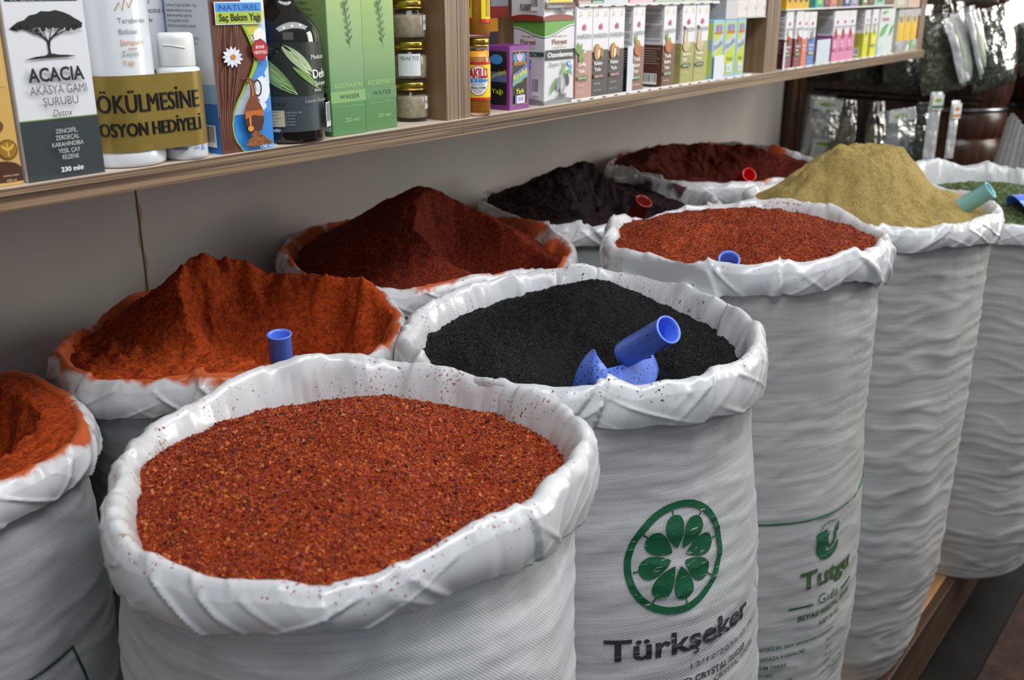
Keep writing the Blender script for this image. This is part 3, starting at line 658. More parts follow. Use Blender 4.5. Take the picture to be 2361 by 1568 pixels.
# ---------------------------------------------------------------- heaps
def spice_mat(name, stops, scale, bump=.8, rough=.85, big=14, dark=.0, bdist=.0025):
    """ground spice: every grain its own tone"""
    m = bpy.data.materials.new(name); nt, p = nodes(m); tc = N(nt, 'ShaderNodeTexCoord')
    v = N(nt, 'ShaderNodeTexVoronoi'); v.inputs['Scale'].default_value = scale; nt.links.new(tc.outputs['Object'], v.inputs['Vector'])
    sx = N(nt, 'ShaderNodeSeparateColor'); nt.links.new(v.outputs['Color'], sx.inputs[0])
    n = N(nt, 'ShaderNodeTexNoise'); n.inputs['Scale'].default_value = big; n.inputs['Detail'].default_value = 6; nt.links.new(tc.outputs['Object'], n.inputs['Vector'])
    mx = N(nt, 'ShaderNodeMath', operation='MULTIPLY_ADD'); mx.inputs[1].default_value = .55; nt.links.new(sx.outputs[0], mx.inputs[0])
    m2 = N(nt, 'ShaderNodeMath', operation='MULTIPLY'); m2.inputs[1].default_value = .45; nt.links.new(n.outputs['Fac'], m2.inputs[0]); nt.links.new(m2.outputs[0], mx.inputs[2])
    r = ramp(nt, stops); nt.links.new(mx.outputs[0], r.inputs[0]); nt.links.new(r.outputs[0], p.inputs['Base Color'])
    n3 = N(nt, 'ShaderNodeTexNoise'); n3.inputs['Scale'].default_value = scale * .55; n3.inputs['Detail'].default_value = 6; n3.inputs['Roughness'].default_value = .65; nt.links.new(tc.outputs['Object'], n3.inputs['Vector'])
    bm = N(nt, 'ShaderNodeBump'); bm.inputs['Strength'].default_value = bump; bm.inputs['Distance'].default_value = bdist
    nt.links.new(n3.outputs['Fac'], bm.inputs['Height']); nt.links.new(bm.outputs[0], p.inputs['Normal'])
    p.inputs['Roughness'].default_value = rough; p.inputs['Specular IOR Level'].default_value = .2
    return m
def flake_mat(name, stops, rough=.6, spec=.3):
    m = bpy.data.materials.new(name); nt, p = nodes(m); at = N(nt, 'ShaderNodeAttribute', attribute_name='grain')
    r = ramp(nt, stops, 'CONSTANT'); nt.links.new(at.outputs['Fac'], r.inputs[0]); nt.links.new(r.outputs[0], p.inputs['Base Color'])
    p.inputs['Roughness'].default_value = rough; p.inputs['Specular IOR Level'].default_value = spec
    return m
def heap(key, name, hf, mat, label, flakes=None, lump=.003, lf=60, push=.003, cap=.004, nr=110, nt=260, fine=.0008, zmin=-.14):
    S = SACK[key]; th = np.linspace(-180, 180, nt, endpoint=False); t = np.radians(th)
    gi = {}
    def edge_at(thd):                       # the heap meets the inside of the sack where its own height puts it
        if 'e' not in gi:
            e = np.full(361, .014); tg = np.arange(361.) - 180; tt = np.radians(tg)
            for it in range(6):
                RR = S.rim_r(tg) - e; x, y = RR * np.cos(tt), RR * np.sin(tt)
                z = np.minimum(hf(x * RT.x + y * RT.y, x * FH.x + y * FH.y), S.rim_z(tg) - cap)
                e = np.interp(S.rim_z(tg) - z, *S.rim_in) - push
            gi['e'] = np.convolve(np.concatenate([e[-5:-1], e, e[1:5]]), np.ones(9) / 9, 'valid'); gi['t'] = tg
        return np.interp((np.asarray(thd) + 180) % 360 - 180, gi['t'], gi['e'])
    def surf(rho, thd):
        tt = np.radians(thd); RR = (S.rim_r(thd) - edge_at(thd)); x = rho * RR * np.cos(tt); y = rho * RR * np.sin(tt)
        a = x * RT.x + y * RT.y; bq = x * FH.x + y * FH.y
        z = hf(a, bq)
        z = z + lump * fbm(x * lf, y * lf, S.zb * 10, 4) + fine * fbm(x * lf * 6, y * lf * 6, 3., 2)
        lim = S.rim_z(thd) - cap; w = np.clip((rho - .80) / .20, 0, 1)
        z = np.where(z > lim, z + (np.minimum(z, lim) - z) * w * w, z)
        return x, y, np.maximum(z, S.zb + zmin)
    rho = (np.arange(nr) + .0) / (nr - 1); rho = rho ** .9
    X, Y, Z = surf(rho[None, :] + 0 * th[:, None], th[:, None] + 0 * rho[None, :])
    Y = np.minimum(Y, WALL_Y - .012 - S.c[1])
    b = MB(); b.grid(np.stack([X, Y, Z - S.zb], 2), mat, True, True); G = [np.zeros(b.n)]
    if flakes:
        for n, (s0, s1), fm, flat_ in flakes:
            rr = np.sqrt(rng.uniform(0, .985, n)); aa = rng.uniform(-180, 180, n); x, y, z = surf(rr, aa)
            sc = np.exp(rng.uniform(np.log(s0), np.log(s1), n)); q = rng.normal(size=(n, 3, 3)); u, _, _ = np.linalg.svd(q)
            base = np.array([(1, 0, 0), (-1, 0, 0), (0, 1, 0), (0, -1, 0), (0, 0, 1), (0, 0, -1)], float)
            k = sc[:, None, None] * rng.uniform(.55, 1.25, (n, 6, 1)) * np.array([1, .75, flat_])[None, None]
            v = np.einsum('nij,nkj->nki', u, base[None] * k) + np.stack([x, y, z - S.zb + sc * .15], 1)[:, None]
            tri = [(0, 2, 4), (2, 1, 4), (1, 3, 4), (3, 0, 4), (2, 0, 5), (1, 2, 5), (3, 1, 5), (0, 3, 5)]
            F = (np.arange(n)[:, None, None] * 6 + np.array(tri)[None]).reshape(-1, 3)
            b.add(v.reshape(-1, 3), F.tolist(), fm, False); G.append(np.repeat(rng.uniform(0, 1, n), 6))
    o = b.build(name, None, (S.c[0], S.c[1], S.zb)); g = o.data.attributes.new('grain', 'FLOAT', 'POINT'); g.data.foreach_set('value', np.concatenate(G))
    tag(o, label, 'spice', kind='stuff'); S.heap = hf
    return o
P_RED = [(.18, '#50190a'), (.36, '#823010'), (.52, '#a34016'), (.68, '#8a3214'), (.85, '#b85c22')]
P_FLK = [(0, '#933510'), (.2, '#a64414'), (.36, '#77240f'), (.52, '#bb6228'), (.64, '#681c15'), (.76, '#96381d'), (.86, '#c27238'), (.91, '#3d1512'), (.95, '#8b3a34'), (.985, '#1e1716')]
M_REDB = spice_mat('coarse red pepper', P_RED, 620)
M_REDF = flake_mat('red pepper flakes', P_FLK)
g2 = lambda a, b, s: np.exp(-(a * a + b * b) / (s * s))
dist = lambda a, b, a0, b0, ka=1., kb=1.: np.hypot((a - a0) * ka, (b - b0) * kb)
def h1(a, b):
    r2 = (a * a + b * b) / .17 ** 2
    return -.347 - .022 * r2 - .010 * np.clip(b, 0, 1) / .17 + .006 * g2(a + .04, b - .02, .07) - .010 * g2(a - .085, b - .005, .035) - .006 * g2(a - .1, b + .05, .05) + .005 * g2(a - .02, b - .10, .05)
heap('S1', 'red_pepper_flakes', h1, M_REDB, 'coarse red pepper flakes filling the front sack', [(30000, (.0009, .0020), M_REDF, .5), (3200, (.0018, .0034), M_REDF, .45)], lump=.0042, lf=34)
def h2(a, b):
    z = -.376 + .034 * np.exp(-((a - .02) / .075) ** 2 - ((b - .125) / .075) ** 2) + .006 * g2(a - .04, b - .135, .02) - .03 * np.clip(np.abs(a - .0) - .09, 0, 1)
    return z - .052 * g2(a - .022, (b + .055) * .9, .058) + .006 * g2(a + .11, b + .02, .06)
heap('S2', 'black_spice_grains', h2, spice_mat('black spice', [(.2, '#070607'), (.5, '#0d0c0d'), (.8, '#191819')], 620, rough=.75), 'moist black spice grains filling the sack with the citrus wheel print',
     [(22000, (.0006, .0014), flake_mat('black grains', [(0, '#080709'), (.4, '#0f0e10'), (.75, '#1b1a1d'), (.93, '#37353b'), (.985, '#5a2a1c')], .5, .4), .6)], lump=.003, lf=55)
def h3(a, b):
    r2 = (a * a + b * b) / .17 ** 2
    return -.303 - .020 * r2 + .010 * g2(a + .105, b + .02, .05) - .014 * g2(a + .05, b + .07, .05) + .006 * g2(a - .05, b - .09, .06)
heap('S3', 'red_pepper_flakes', h3, M_REDB, 'red pepper flakes in the sack with the green lettering, dark and coarse', [(13000, (.0008, .0019), M_REDF, .5), (11000, (.0008, .0020), flake_mat('deep red flakes', [(0, '#5a1a0c'), (.3, '#6e2610'), (.6, '#4a120b'), (.8, '#8a3a18'), (.93, '#2c100c')]), .5)], lump=.0042, lf=40)
def h4(a, b):
    d = dist(a, b, -.004, .02, .90, 1.0) + .011 * fbm(a * 18, b * 18, 1., 2)
    z = np.minimum(-.2455 - .006 * np.abs(pn(a * 50, b * 30, 2.)), -.2475 - np.where(a > .02, 1.15, .86) * (d - .045))
    z = np.maximum(z, np.where(a > 0, -.303 - .40 * np.maximum(0, a - .085) - .22 * np.maximum(0, -b) - .15 * np.maximum(0, b - .05), -.345 + .1 * a))
    z = z - .006 * g2(a + .012, b + .02, .012) + .010 * g2(a - .14, b + .03, .05)
    return z
heap('S4', 'khaki_powder', h4, spice_mat('khaki powder', [(.2, '#83703f'), (.5, '#96824d'), (.8, '#a5915c')], 520, .35, .9, 10, bdist=.0012), 'fine khaki powder heaped in a flat topped mound', lump=.0045, lf=38, fine=.0011)
def crater(a, b, z, a0, b0, rad, floor, steep=1.9, ka=1., kb=1., wob=.012, f=20):
    d = dist(a, b, a0, b0, ka, kb) + wob * fbm(a * f, b * f, a0 * 30, 3)
    return np.minimum(z, floor + np.maximum(0, d - rad) * steep)
def hb1(a, b):
    pk = -.281 - .78 * dist(a, b, -.034, .045, .92, 1.)
    back = -.313 - .5 * np.maximum(0, .035 - b) - .36 * np.maximum(0, b - .05) - .08 * np.abs(a - .04)
    z = np.maximum(np.maximum(pk, np.where(a > -.04, back, -1)), -.366 - .02 * np.abs(a))
    z = z + .004 * ridge(a * 26, b * 26, 2.) * (np.clip((z + .34) / .05, 0, 1))
    return crater(a, b, z, .064, -.012, .062, -.43, 2.6, .80, .95)
M_OR = spice_mat('orange red powder', [(.2, '#702507'), (.5, '#91350b'), (.8, '#a74511')], 340, .45, .9, 16, bdist=.0015)
heap('B1', 'orange_red_powder', hb1, M_OR, 'orange red powder piled against the wall with a scooped hollow', lump=.0058, lf=52, fine=.0022)
def hb2(a, b):
    d = dist(a, b, -.008, .04)
    z = -.275 - .56 * np.hypot(d, .012) + .006 + .02 * np.clip(a, 0, .1)
    z = np.maximum(z, -.372)
    return crater(a, b, z, .104, -.035, .058, -.405, 3.2, .78, .9, .007, 16)
heap('B2', 'dark_red_pepper', hb2, spice_mat('dark red pepper', [(.2, '#390e06'), (.45, '#5f1a08'), (.65, '#78280d'), (.85, '#8d3413')], 520), 'dark red ground pepper in a tall peaked mound', [(11000, (.0006, .0013), flake_mat('dark red flakes', [(0, '#5c1c09'), (.3, '#732a0d'), (.6, '#8a3512'), (.85, '#46120a'), (.95, '#8f4c22')]), .55)], lump=.003, lf=45)
def hb3(a, b):
    z = -.352 + .036 * g2(a + .068, b - .05, .065) + .038 * g2(a + .012, b - .07, .045) + .016 * g2(a + .13, b, .06) - .02 * np.clip(a - .05, 0, 1) / .1
    return crater(a, b, z, .065, -.05, .06, -.395, 1.1, .9, 1.)
heap('B3', 'purple_spice', hb3, spice_mat('dark purple spice', [(.2, '#110809'), (.5, '#1d0d11'), (.8, '#301720')], 420, rough=.7), 'dark purple ground spice with two low humps', [(9000, (.0006, .0013), flake_mat('purple grains', [(0, '#14080b'), (.5, '#221014'), (.9, '#40242c')]), .6)], lump=.005, lf=40)
def hb4(a, b):
    z = -.345 + .034 * g2(a + .05, b - .05, .11) + .022 * g2(a - .08, b - .08, .06)
    return crater(a, b, z, .05, -.06, .085, -.392, .8, .8, 1.1)
heap('B4', 'dark_red_powder', hb4, spice_mat('dark red powder', [(.2, '#2c0a05'), (.5, '#4a1308'), (.8, '#6b1f0d')], 380, .5), 'dark red powder in the farthest sack by the post', lump=.004, lf=40)
def h0(a, b):
    z = -.376 + .01 * np.clip(b, 0, .2) / .2 + 0 * a
    return crater(a, b, z, -.01, 0, .088, -.50, 2.3, 1., 1., .010, 24)
heap('S0', 'orange_powder', h0, M_OR, 'orange powder lining the hollowed leftmost sack', lump=.004, lf=50, zmin=-.15, fine=.001)
def h5(a, b): return -.378 - .03 * (a * a + b * b) / .17 ** 2 + .004 * b / .17
heap('S5', 'dried_green_herbs', h5, spice_mat('dried herbs', [(.2, '#33402a'), (.5, '#4f6140'), (.8, '#708258')], 300, 1.), 'crumbled dried green herbs in the far right sack',
     [(15000, (.0012, .0034), flake_mat('herb bits', [(0, '#43542f'), (.35, '#5a6d42'), (.6, '#728556'), (.85, '#94a070')]), .3)], lump=.004, lf=40)

# ---------------------------------------------------------------- scoops
def at_ab(key, a, b, z): c = SACK[key].c; return Vector((c[0] + a * RT.x + b * FH.x, c[1] + a * RT.y + b * FH.y, z))
def dir_ab(a, b, z): return (RT * a + FH * b + Vector((0, 0, z))).normalized()
def scoop(loc, hdir, opening, hexc, label, hl=.075, hr=.0145, w=.045, L=.10, group='plastic spice scoops', dusty=False):
    """loc: where the handle joins the back of the blade; hdir: towards the free end; opening: the open side of the trough"""
    z = hdir; x = (opening - z * opening.dot(z)).normalized(); y = z.cross(x); mt = Matrix((x, y, z)).transposed()
    root = empty('spice_scoop', loc, label, 'scoop', group); root.rotation_euler = mt.to_euler()
    m = flat(hexc, .30, 0, .15, .5)
    if dusty: m = noise_mat('dusted ' + label[:20], [(.30, '#15151a'), (.335, hexc), (1, hexc)], (330, 330, 330), 2, .32, .02)
    b = MB(); b.lathe([(hr * .92, -.004), (hr, .004), (hr, hl - .002), (hr + .0008, hl - .001), (hr + .0006, hl), (hr - .0014, hl), (hr - .002, hl - .003), (hr - .0022, .006), (.0004, .005)], m, 36, caps=False); b.build('handle', root)
    if dusty: m = noise_mat('dusted blade', [(.36, '#15151a'), (.39, hexc), (1, hexc)], (420, 420, 420), 2, .32, .02)
    bx = -.36 * w if w > .04 else -.2 * w
    b = MB(); nu, nv = 40, 22
    def shell(off):
        P = np.zeros((nu + 1, nv + 1, 3))
        for i in range(nu + 1):
            p0 = -1 + 2 * i / nu
            for j in range(nv + 1):
                s = j / nv; p = p0 * math.radians(100 + 42 * math.sin(PI * min(1, s * 1.15) ** .7)); lipcut = 1 - .42 * abs(p0) ** 2.2
                zz = -L * s * lipcut; r = (w - off) * (1 - .10 * s * s) * (1 - .25 * (1 - min(1, s * 7)) ** 2)
                P[i, j] = (bx - r * math.cos(p) * .92, r * math.sin(p), zz - .001)
        return P
    A, B = shell(0), shell(.0016); b.grid(A, m); b.grid(B[::-1], m)
    for E0, E1 in ((A[:, -1], B[:, -1]), (A[0], B[0]), (A[-1], B[-1])): b.grid(np.stack([E0, E1], 1), m, False)
    for zo, q in ((-.0008, A), (-.0026, B)):                     # closed back
        c = (bx - .2 * w, 0, zo); e = q[:, 0].copy(); e[:, 2] = zo; n = len(e)
        ring = [tuple(p) for p in e]; b.add(ring + [c], [(i, (i + 1), n) for i in range(n - 1)] + [(n - 1, 0, n)], m, False)
    b.build('blade', root)
    return root
BL = '#6186ee'
scoop(at_ab('S2', .049, -.054, -.3650), dir_ab(.50, -.62, .58), dir_ab(-.22, .35, .9), BL, 'blue plastic scoop lying in the black spice, its whole blade showing', .070, dusty=True)
scoop(at_ab('B1', .060, -.062, -.425), dir_ab(.02, -.12, 1), dir_ab(-1, .2, 0), BL, 'blue scoop handle standing upright in the orange red powder', .077, .0125)
scoop(at_ab('B3', .050, -.030, -.392), dir_ab(.30, -.45, .80), dir_ab(-.5, .3, .6), '#8e2a22', 'dull red scoop handle in the dark purple spice', .064, .0140)
scoop(at_ab('B4', .034, -.045, -.385), dir_ab(.22, -.75, .52), dir_ab(-.5, .3, .6), '#d4141c', 'bright red scoop handle in the farthest sack', .068, .0140)
scoop(at_ab('S4', .118, -.045, -.340), dir_ab(.62, -.42, .62), dir_ab(-.5, .3, .6), '#86c3c9', 'teal scoop handle in the khaki powder', .068, .0135)
scoop(at_ab('S3', -.052, -.120, -.372), dir_ab(-.05, -.55, .72), dir_ab(-.5, .3, .6), BL, 'blue scoop handle just peeping over the rim of the pepper flakes with green lettering below', .078, .0125)
scoop(at_ab('S5', .022, -.125, -.408), dir_ab(.95, .05, -.02), dir_ab(.0, -.1, -1), BL, 'blue scoop upside down on the dried green herbs', .075, .0125, .038, .06)
# ---------------------------------------------------------------- goods on the shelf
M_WHITEC = flat('#e6e6e4', .4); M_CARD = flat('#d9d9d6', .6)
def carton(label, x0, y0, w, d, h, base, name='carton', group=None, z=0., cat='box', sides=None):
    """carton standing on the shelf: returns builder + faces; call fin() to link it"""
    b = MB(); m = base if not isinstance(base, str) else flat(base, .4)
    b.cbox(0, 0, 0, w, d, h, m, .0007)
    f = facef(b, 0, 0, 0); l = facel(b, 0, d, 0)
    def fin():
        o = b.build(name, None, (x0, y0, ZS + z)); return tag(o, label, cat, group)
    return f, l, fin
W, K = '#e9e9ea', '#1d1d20'
# kraft carton
f, l, fin = carton('kraft yellow carton with dark brown top at the left end of the shelf', .326, .789, .066, .06, .15, '#cda75c')
f.rect(0, 123, 66, 150, '#4a2f22'); f.rect(0, 3, 66, 14, '#4a2c20'); f.ell(48, 13.5, 17, 6, '#4a2c20'); f.ell(10, 13.5, 17, 4, '#4a2c20')
f.rect(40, 75, 63, 100, '#d6b46c'); f.rect(41, 76, 62, 99, '#cfaa60'); f.ell(44, 44, 13, 6.5, '#6f4527', rot=.25); f.ell(44, 45, 10, 3, '#8a5a35', rot=.25)
f.ell(57, 28, 7.6, 7.6, '#6b4b1c'); f.ell(57, 28, 6.6, 6.6, '#9c6f22'); f.line([(57, 23), (57, 33)], 1.2, '#d9b04a'); f.leaf(57, 27, 51.5, 32, 1.2, '#d9b04a'); f.leaf(57, 27, 62.5, 32, 1.2, '#d9b04a')
f.text('www.com', 56, 7.5, 2.2, '#d8b98a', align='C'); f.text('100 ml', 56, 3.6, 2.2, '#d8b98a', align='C'); fin()
# acacia gum syrup
f, l, fin = carton('white and charcoal syrup carton with a flat crowned tree silhouette', .3953, .7885, .066, .06, .16, '#dcdde0')
_fn = f.fn; f.fn = lambda u, v, o: _fn(u, v * 1.055, o)
f.rect(0, 0, 66, 44.5, '#343b3e'); f.rect(0, 44.5, 66, 45.3, '#6d9a3a'); f.rect(3, 128.8, 61, 145, '#1f3a46')
f.text('TABİDEORANİ', 6, 129.8, 7, '#e8eef0', u1=59, bold=.03)
TR = '#1a211f'
can = [(3, 110), (7, 112.5), (10, 114.5), (16, 116), (20, 119), (26, 120), (30, 122), (36, 121.5), (42, 122.5), (48, 121), (53, 119), (57, 116.5), (60, 115), (63, 113), (62, 110.5), (58, 109), (55, 110.5), (50, 109.5), (46, 111), (41, 110), (36, 111.5), (30, 110.2), (25, 111), (20, 109), (14, 110), (9, 108.6), (6, 109.2)]
f.poly(can, TR)
for p in ([(32.5, 91), (32.5, 97), (32.0, 101), (28, 105), (20, 110)], [(32.5, 97), (33.5, 101), (38, 105), (46, 111)], [(32.2, 99), (31, 104), (28.5, 111)], [(33, 100), (35, 106), (37, 111)], [(29, 104), (26, 108), (25, 111)], [(30, 103.5), (23, 106.5), (14, 110)], [(37, 104), (44, 106.5), (54, 110.5)], [(39.5, 105.8), (42, 109), (42, 111)], [(26, 105.8), (21, 107), (17, 110.5)]):
    n = len(p); f.line(p, [2.2 - 1.5 * i / (n - 1) if p[0][1] < 98 else 1.0 - .5 * i / (n - 1) for i in range(n)], TR)
f.poly([(11, 88.2), (20, 90.2), (28, 90.8), (31, 92), (35, 92), (39, 91), (46, 90.6), (54, 89.4), (46, 89), (34, 89.2), (24, 88.8)], TR)
for q in range(9, 60, 5): f.ell(q, 110 + 1.2 * math.sin(q), 2.2, 1.5, TR, 8)
f.text('ACACIA', 11, 72.6, 10, '#20252d', u1=57.5, bold=.03); f.text('AKASYA GAMI', 10.9, 63.3, 6.6, '#5d6066', u1=58); f.text('ŞURUBU', 20, 55, 6.2, '#5d6066', u1=49.3)
f.text('Detox', 26.4, 46.8, 5.2, '#4b4e54', u1=43.3, shear=.35)
for t, v, a, c in (('ZENCEFİL', 34.2, 26.6, 44.6), ('ZERDEÇAL', 29.4, 25.7, 45.7), ('KARAHİNDİBA', 24.4, 22, 48.7), ('YEŞİL ÇAY', 19.5, 26.4, 45), ('REZENE', 14.7, 29, 43)): f.text(t, a, v, 3.4, '#c9cccd', u1=c)
f.text('230 ml℮', 26.4, 5.5, 3.6, '#eceeee', u1=45.7, bold=.03); fin()
# gift pair of white bottles under a gold band
M_BOTW = flat('#d6dade', .25, 0, .3)
t = empty('shampoo_bottle', (.4995, .8165, ZS), 'large white shampoo bottle behind the gold band, second from the acacia tree carton', 'bottle')
b = MB(); b.lathe([(.030, 0), (.0335, .0015), (.034, .004), (.034, .011), (.0325, .015), (.0315, .02), (.0315, .135), (.028, .15), (.013, .160), (.012, .165)], M_BOTW, 48)
b.build('bottle', t)
b = MB(); f = cylf(b, .0316, 0, math.radians(-26)); f.step = .00015
f.line([(2, 128), (6, 134), (8, 128), (11, 137), (14, 130), (18, 136)], 1.1, '#b48a3c')
for s, v, c in (('Terebentin', 118, '#8f979c'), ('Bitkisel', 109.5, '#8f979c'), ('Şampuan', 101, '#cf9a6a'), ('Zeytin', 92, '#8fa39c'), ('Yağı', 85, '#cf9a6a')): f.text(s, 3, v, 4.4, c)
f.rect(9, 97.5, 17, 98.2, '#c07a3c'); b.build('bottle_label', t)
b = MB(); b.lathe([(.0125, .163), (.013, .165), (.013, .187), (.0122, .189)], M_WHITEC, 32); b.build('cap', t)
t = empty('lotion_bottle', (.5491, .7987, ZS), 'small white bottle with flip cap standing inside the gold band', 'bottle')
b = MB(); b.lathe([(.0165, 0), (.0186, .0015), (.0189, .004), (.0189, .076), (.0182, .0785), (.0150, .080), (.0140, .081)], M_BOTW, 48); b.build('bottle', t)
b = MB(); f = cylf(b, .01892, 0, math.radians(-40)); f.step = .00004; f.rect(-16, 72, 16, 75, '#2c3f8c'); f.rect(-18, 11, 18, 72, '#e8eaee'); f.rect(8, 9.5, 14, 14, '#9aa0ab'); f.rect(-10, 9.5, 3, 12, '#8b919c'); f.rect(15.5, 8, 20, 40, '#7d92c4'); b.build('bottle_label', t)
b = MB(); b.lathe([(.0150, .0805), (.0155, .082), (.0155, .1035), (.0150, .107), (.013, .1085)], M_WHITEC, 40)
b.tube([(-.0142 * math.cos(a) * 0 + .0157 * math.sin(a), -.0157 * math.cos(a), .0975 - .0012 * math.cos(a * 3)) for a in np.linspace(-1.35, -.1, 12)], .0006, M_WHITEC, 6); b.build('flip_cap', t)
b = MB(); M_BAND = noise_mat('gold card', [(.3, '#8d7736'), (.7, '#9b8440')], (60, 60, 60), 3, .33, .02, metal=.35)
cx0, cy0, cx1, cy1 = .4995, .8165, .5491, .7987; R0, R1 = .0343, .0193; path = []
dx, dy = cx1 - cx0, cy1 - cy0; D = math.hypot(dx, dy); al = math.atan2(dy, dx); be = math.acos((R0 - R1) / D)
for a in np.linspace(al - be, al + be, 25): path.append((cx1 + R1 * math.cos(a), cy1 + R1 * math.sin(a)))
for a in np.linspace(al + be, al + 2 * PI - be, 37): path.append((cx0 + R0 * math.cos(a), cy0 + R0 * math.sin(a)))
path.append(path[0]); P = np.array([[(x, y, z) for z in (.0135, .0765)] for x, y in path]); b.grid(P, M_BAND, False); P2 = P.copy()
P2[:, :, 0] += (P[:, :, 0].mean() - P[:, :, 0]) * .008; P2[:, :, 1] += (P[:, :, 1].mean() - P[:, :, 1]) * .008; b.grid(P2[::-1], M_BAND, False)
A = np.array(path[-2]); Bq = np.array(path[0]); u_ = (Bq - A) / np.linalg.norm(Bq - A); n_ = np.array([u_[1], -u_[0]]); Lf = np.linalg.norm(Bq - A) * 1000
a0 = al + 2 * PI - be
def bfn(u, v, o):                       # u < 0 runs back round the big bottle, u > Lf round the small one
    if u < 0: a = a0 + u / 1000 / R0; return (cx0 + (R0 + o) * math.cos(a), cy0 + (R0 + o) * math.sin(a), v / 1000)
    if u > Lf: a = al - be + (u - Lf) / 1000 / R1; return (cx1 + (R1 + o) * math.cos(a), cy1 + (R1 + o) * math.sin(a), v / 1000)
    p = A + u_ * u / 1000 + n_ * o; return (p[0], p[1], v / 1000)
f = Face(b, bfn); f.step = .00015; f.sub = 3.; [(f.text('DÖKÜLMESİNE', -47 + q, 46.5, 15.5, '#17160f', u1=Lf + 5 + q), f.text('LOSYON HEDİYELİ', -42 + q, 27.0, 11.5, '#17160f', u1=Lf + 4.5 + q)) for q in (0, .55, 1.1)]; f.k = 0
tag(b.build('paper_band', None, (0, 0, ZS)), 'gold cardboard band with black capitals wrapped round two white bottles', 'band')
# natural hair oil
f, l, fin = carton('blue and brown hair oil carton with a daisy and an oil jug', .5788, .7875, .061, .065, .15, '#2b7fce')
f.rect(0, 0, 61, 150, '#cfe0ef')
def blob(F, cx, cy, rx, ry, c, sd, n=26):
    F.poly([(cx + rx * math.cos(2 * PI * i / n) * (1 + .22 * float(pn(sd, i * .9))), cy + ry * math.sin(2 * PI * i / n) * (1 + .22 * float(pn(sd + 3, i * .9)))) for i in range(n)], c)
f.rect(0, 0, 61, 34, '#2f84d2'); f.poly([(30, 34), (61, 34), (61, 60), (50, 48), (38, 44)], '#4e97da'); blob(f, 53, 78, 7, 8, '#3f8fd8', 2); blob(f, 47, 68, 9, 6, '#3f8fd8', 5); blob(f, 52, 55, 8, 12, '#e6edf3', 7); blob(f, 45, 40, 10, 5, '#dfe9f2', 8); blob(f, 44, 110, 9, 6, '#c9c63e', 4); blob(f, 55, 122, 5, 8, '#d8cf4a', 6); blob(f, 53, 103, 7, 7, '#f0f0e6', 9)
crv = [(34, 132), (34, 113), (39, 104), (44.5, 92), (45, 80), (41, 72), (36.9, 66), (31, 60), (27, 54), (20.5, 45), (16, 36), (13, 26), (13.5, 18), (16.5, 10), (24, 0)]
f.poly([(0, 0)] + crv[::-1] + [(34, 150), (0, 150)], '#5d3120')
def tuft(k): x = 1 + k * 1.75; return [(x + 9 + 3 * math.sin(k), 132), (x + 5 + 2 * math.sin(k * 2.1), 100), (x + 2.5 * math.sin(k * 1.3), 66), (x * .55 + 1.2, 34), (x * .5 + 1.5, 4)]
for k in range(15):
    p = [(min(x, 12 + .13 * max(0, y - 20) if y < 60 else 38), y) for x, y in tuft(k)]; f.line(p, [.5, .9, 1.1, .9, .5], ('#7c4a33', '#3f1f14', '#8e5b42', '#4b281a', '#6d3a25')[k % 5])
f.line(crv[1:], [2.4, 3.2, 4.2, 4.6, 4, 3.2, 2.6, 2.2, 1.8, 1.6, 1.4, 1.2, 1.1, 1], '#8fb52a')
f.rect(4, 114, 56.5, 133.5, '#dfe6ea'); f.rect(5, 125, 55.5, 132.6, '#3b8fdc'); f.rect(5, 115, 55.5, 124.8, '#a6be2c')
f.text('NATUREL', 9, 126.3, 4.8, '#1c3f86', u1=53); f.text('Saç Bakım Yağı', 8, 117.2, 6.2, '#161a10', u1=54, bold=.03)
for k in range(13):
    a = 2 * PI * k / 13 + .2; f.leaf(18.5 + 2 * math.cos(a), 86 + 1.6 * math.sin(a), 18.5 + 11.5 * math.cos(a), 86 + 9.6 * math.sin(a), 1.9, '#e9edf2' if k % 2 else '#d5dde8')
f.ell(18.8, 86, 2.7, 2.3, '#d97b1e')
for k in range(2): f.poly([(49.5 + (9.2 - 1.4 * k) * math.cos(2 * PI * i / 32) * (1 + .05 * math.sin(i * 1.3)), 91 + (9.6 - 1.5 * k) * math.sin(2 * PI * i / 32) * (1 + .06 * math.cos(i * 1.7))) for i in range(32)], ('#8f1620', '#b32330')[k])
f.text('BONE', 49.5, 92.3, 2.7, '#f3e4e2', align='C', bold=.02); f.text('HEDİYELİ', 49.5, 87.6, 2.7, '#f3e4e2', align='C', bold=.02)
f.ring(42.5, 57, 4.3, 7, 1.7, '#33241c')                                   # jug
f.poly([(30, 67.5), (33, 64), (34, 58), (33, 50), (28, 43), (25.5, 36), (25.8, 26), (29, 18.5), (36, 16), (44, 18.5), (47.5, 27), (47, 37), (43, 45), (40, 51), (39.3, 58), (40, 64), (36, 66)], '#7a3d18')
f.poly([(26, 37), (47, 37), (47.2, 27), (44, 19), (36, 16.5), (29, 19), (26, 26)], '#4d2410'); f.poly([(26.2, 37), (46.8, 37), (47, 31), (36, 33), (26, 30)], '#c4641a'); f.ell(31, 21, 3.4, 2.6, '#e0941c'); f.ell(31, 28, 1.2, 5, '#d98a3c'); f.line([(34, 64), (36.5, 56), (36, 50)], .9, '#c9a58a')
f.poly([(23.5, 6), (27, 10), (31, 14.5), (35, 19), (39, 17.5), (44, 14), (50, 9.5), (56, 6.5), (50, 4.5), (40, 4), (30, 4.3)], '#8a5428')
r_ = random.Random(5)
for k in range(46):
    x = r_.uniform(27, 52); y = 5 + r_.random() * max(1, 12 - abs(x - 37) * .62); f.k = 60; f.ell(x, y, 1.0, .5, r_.choice(('#6b3c18', '#a96d33', '#c08a48')), 6, rot=r_.uniform(0, 3))
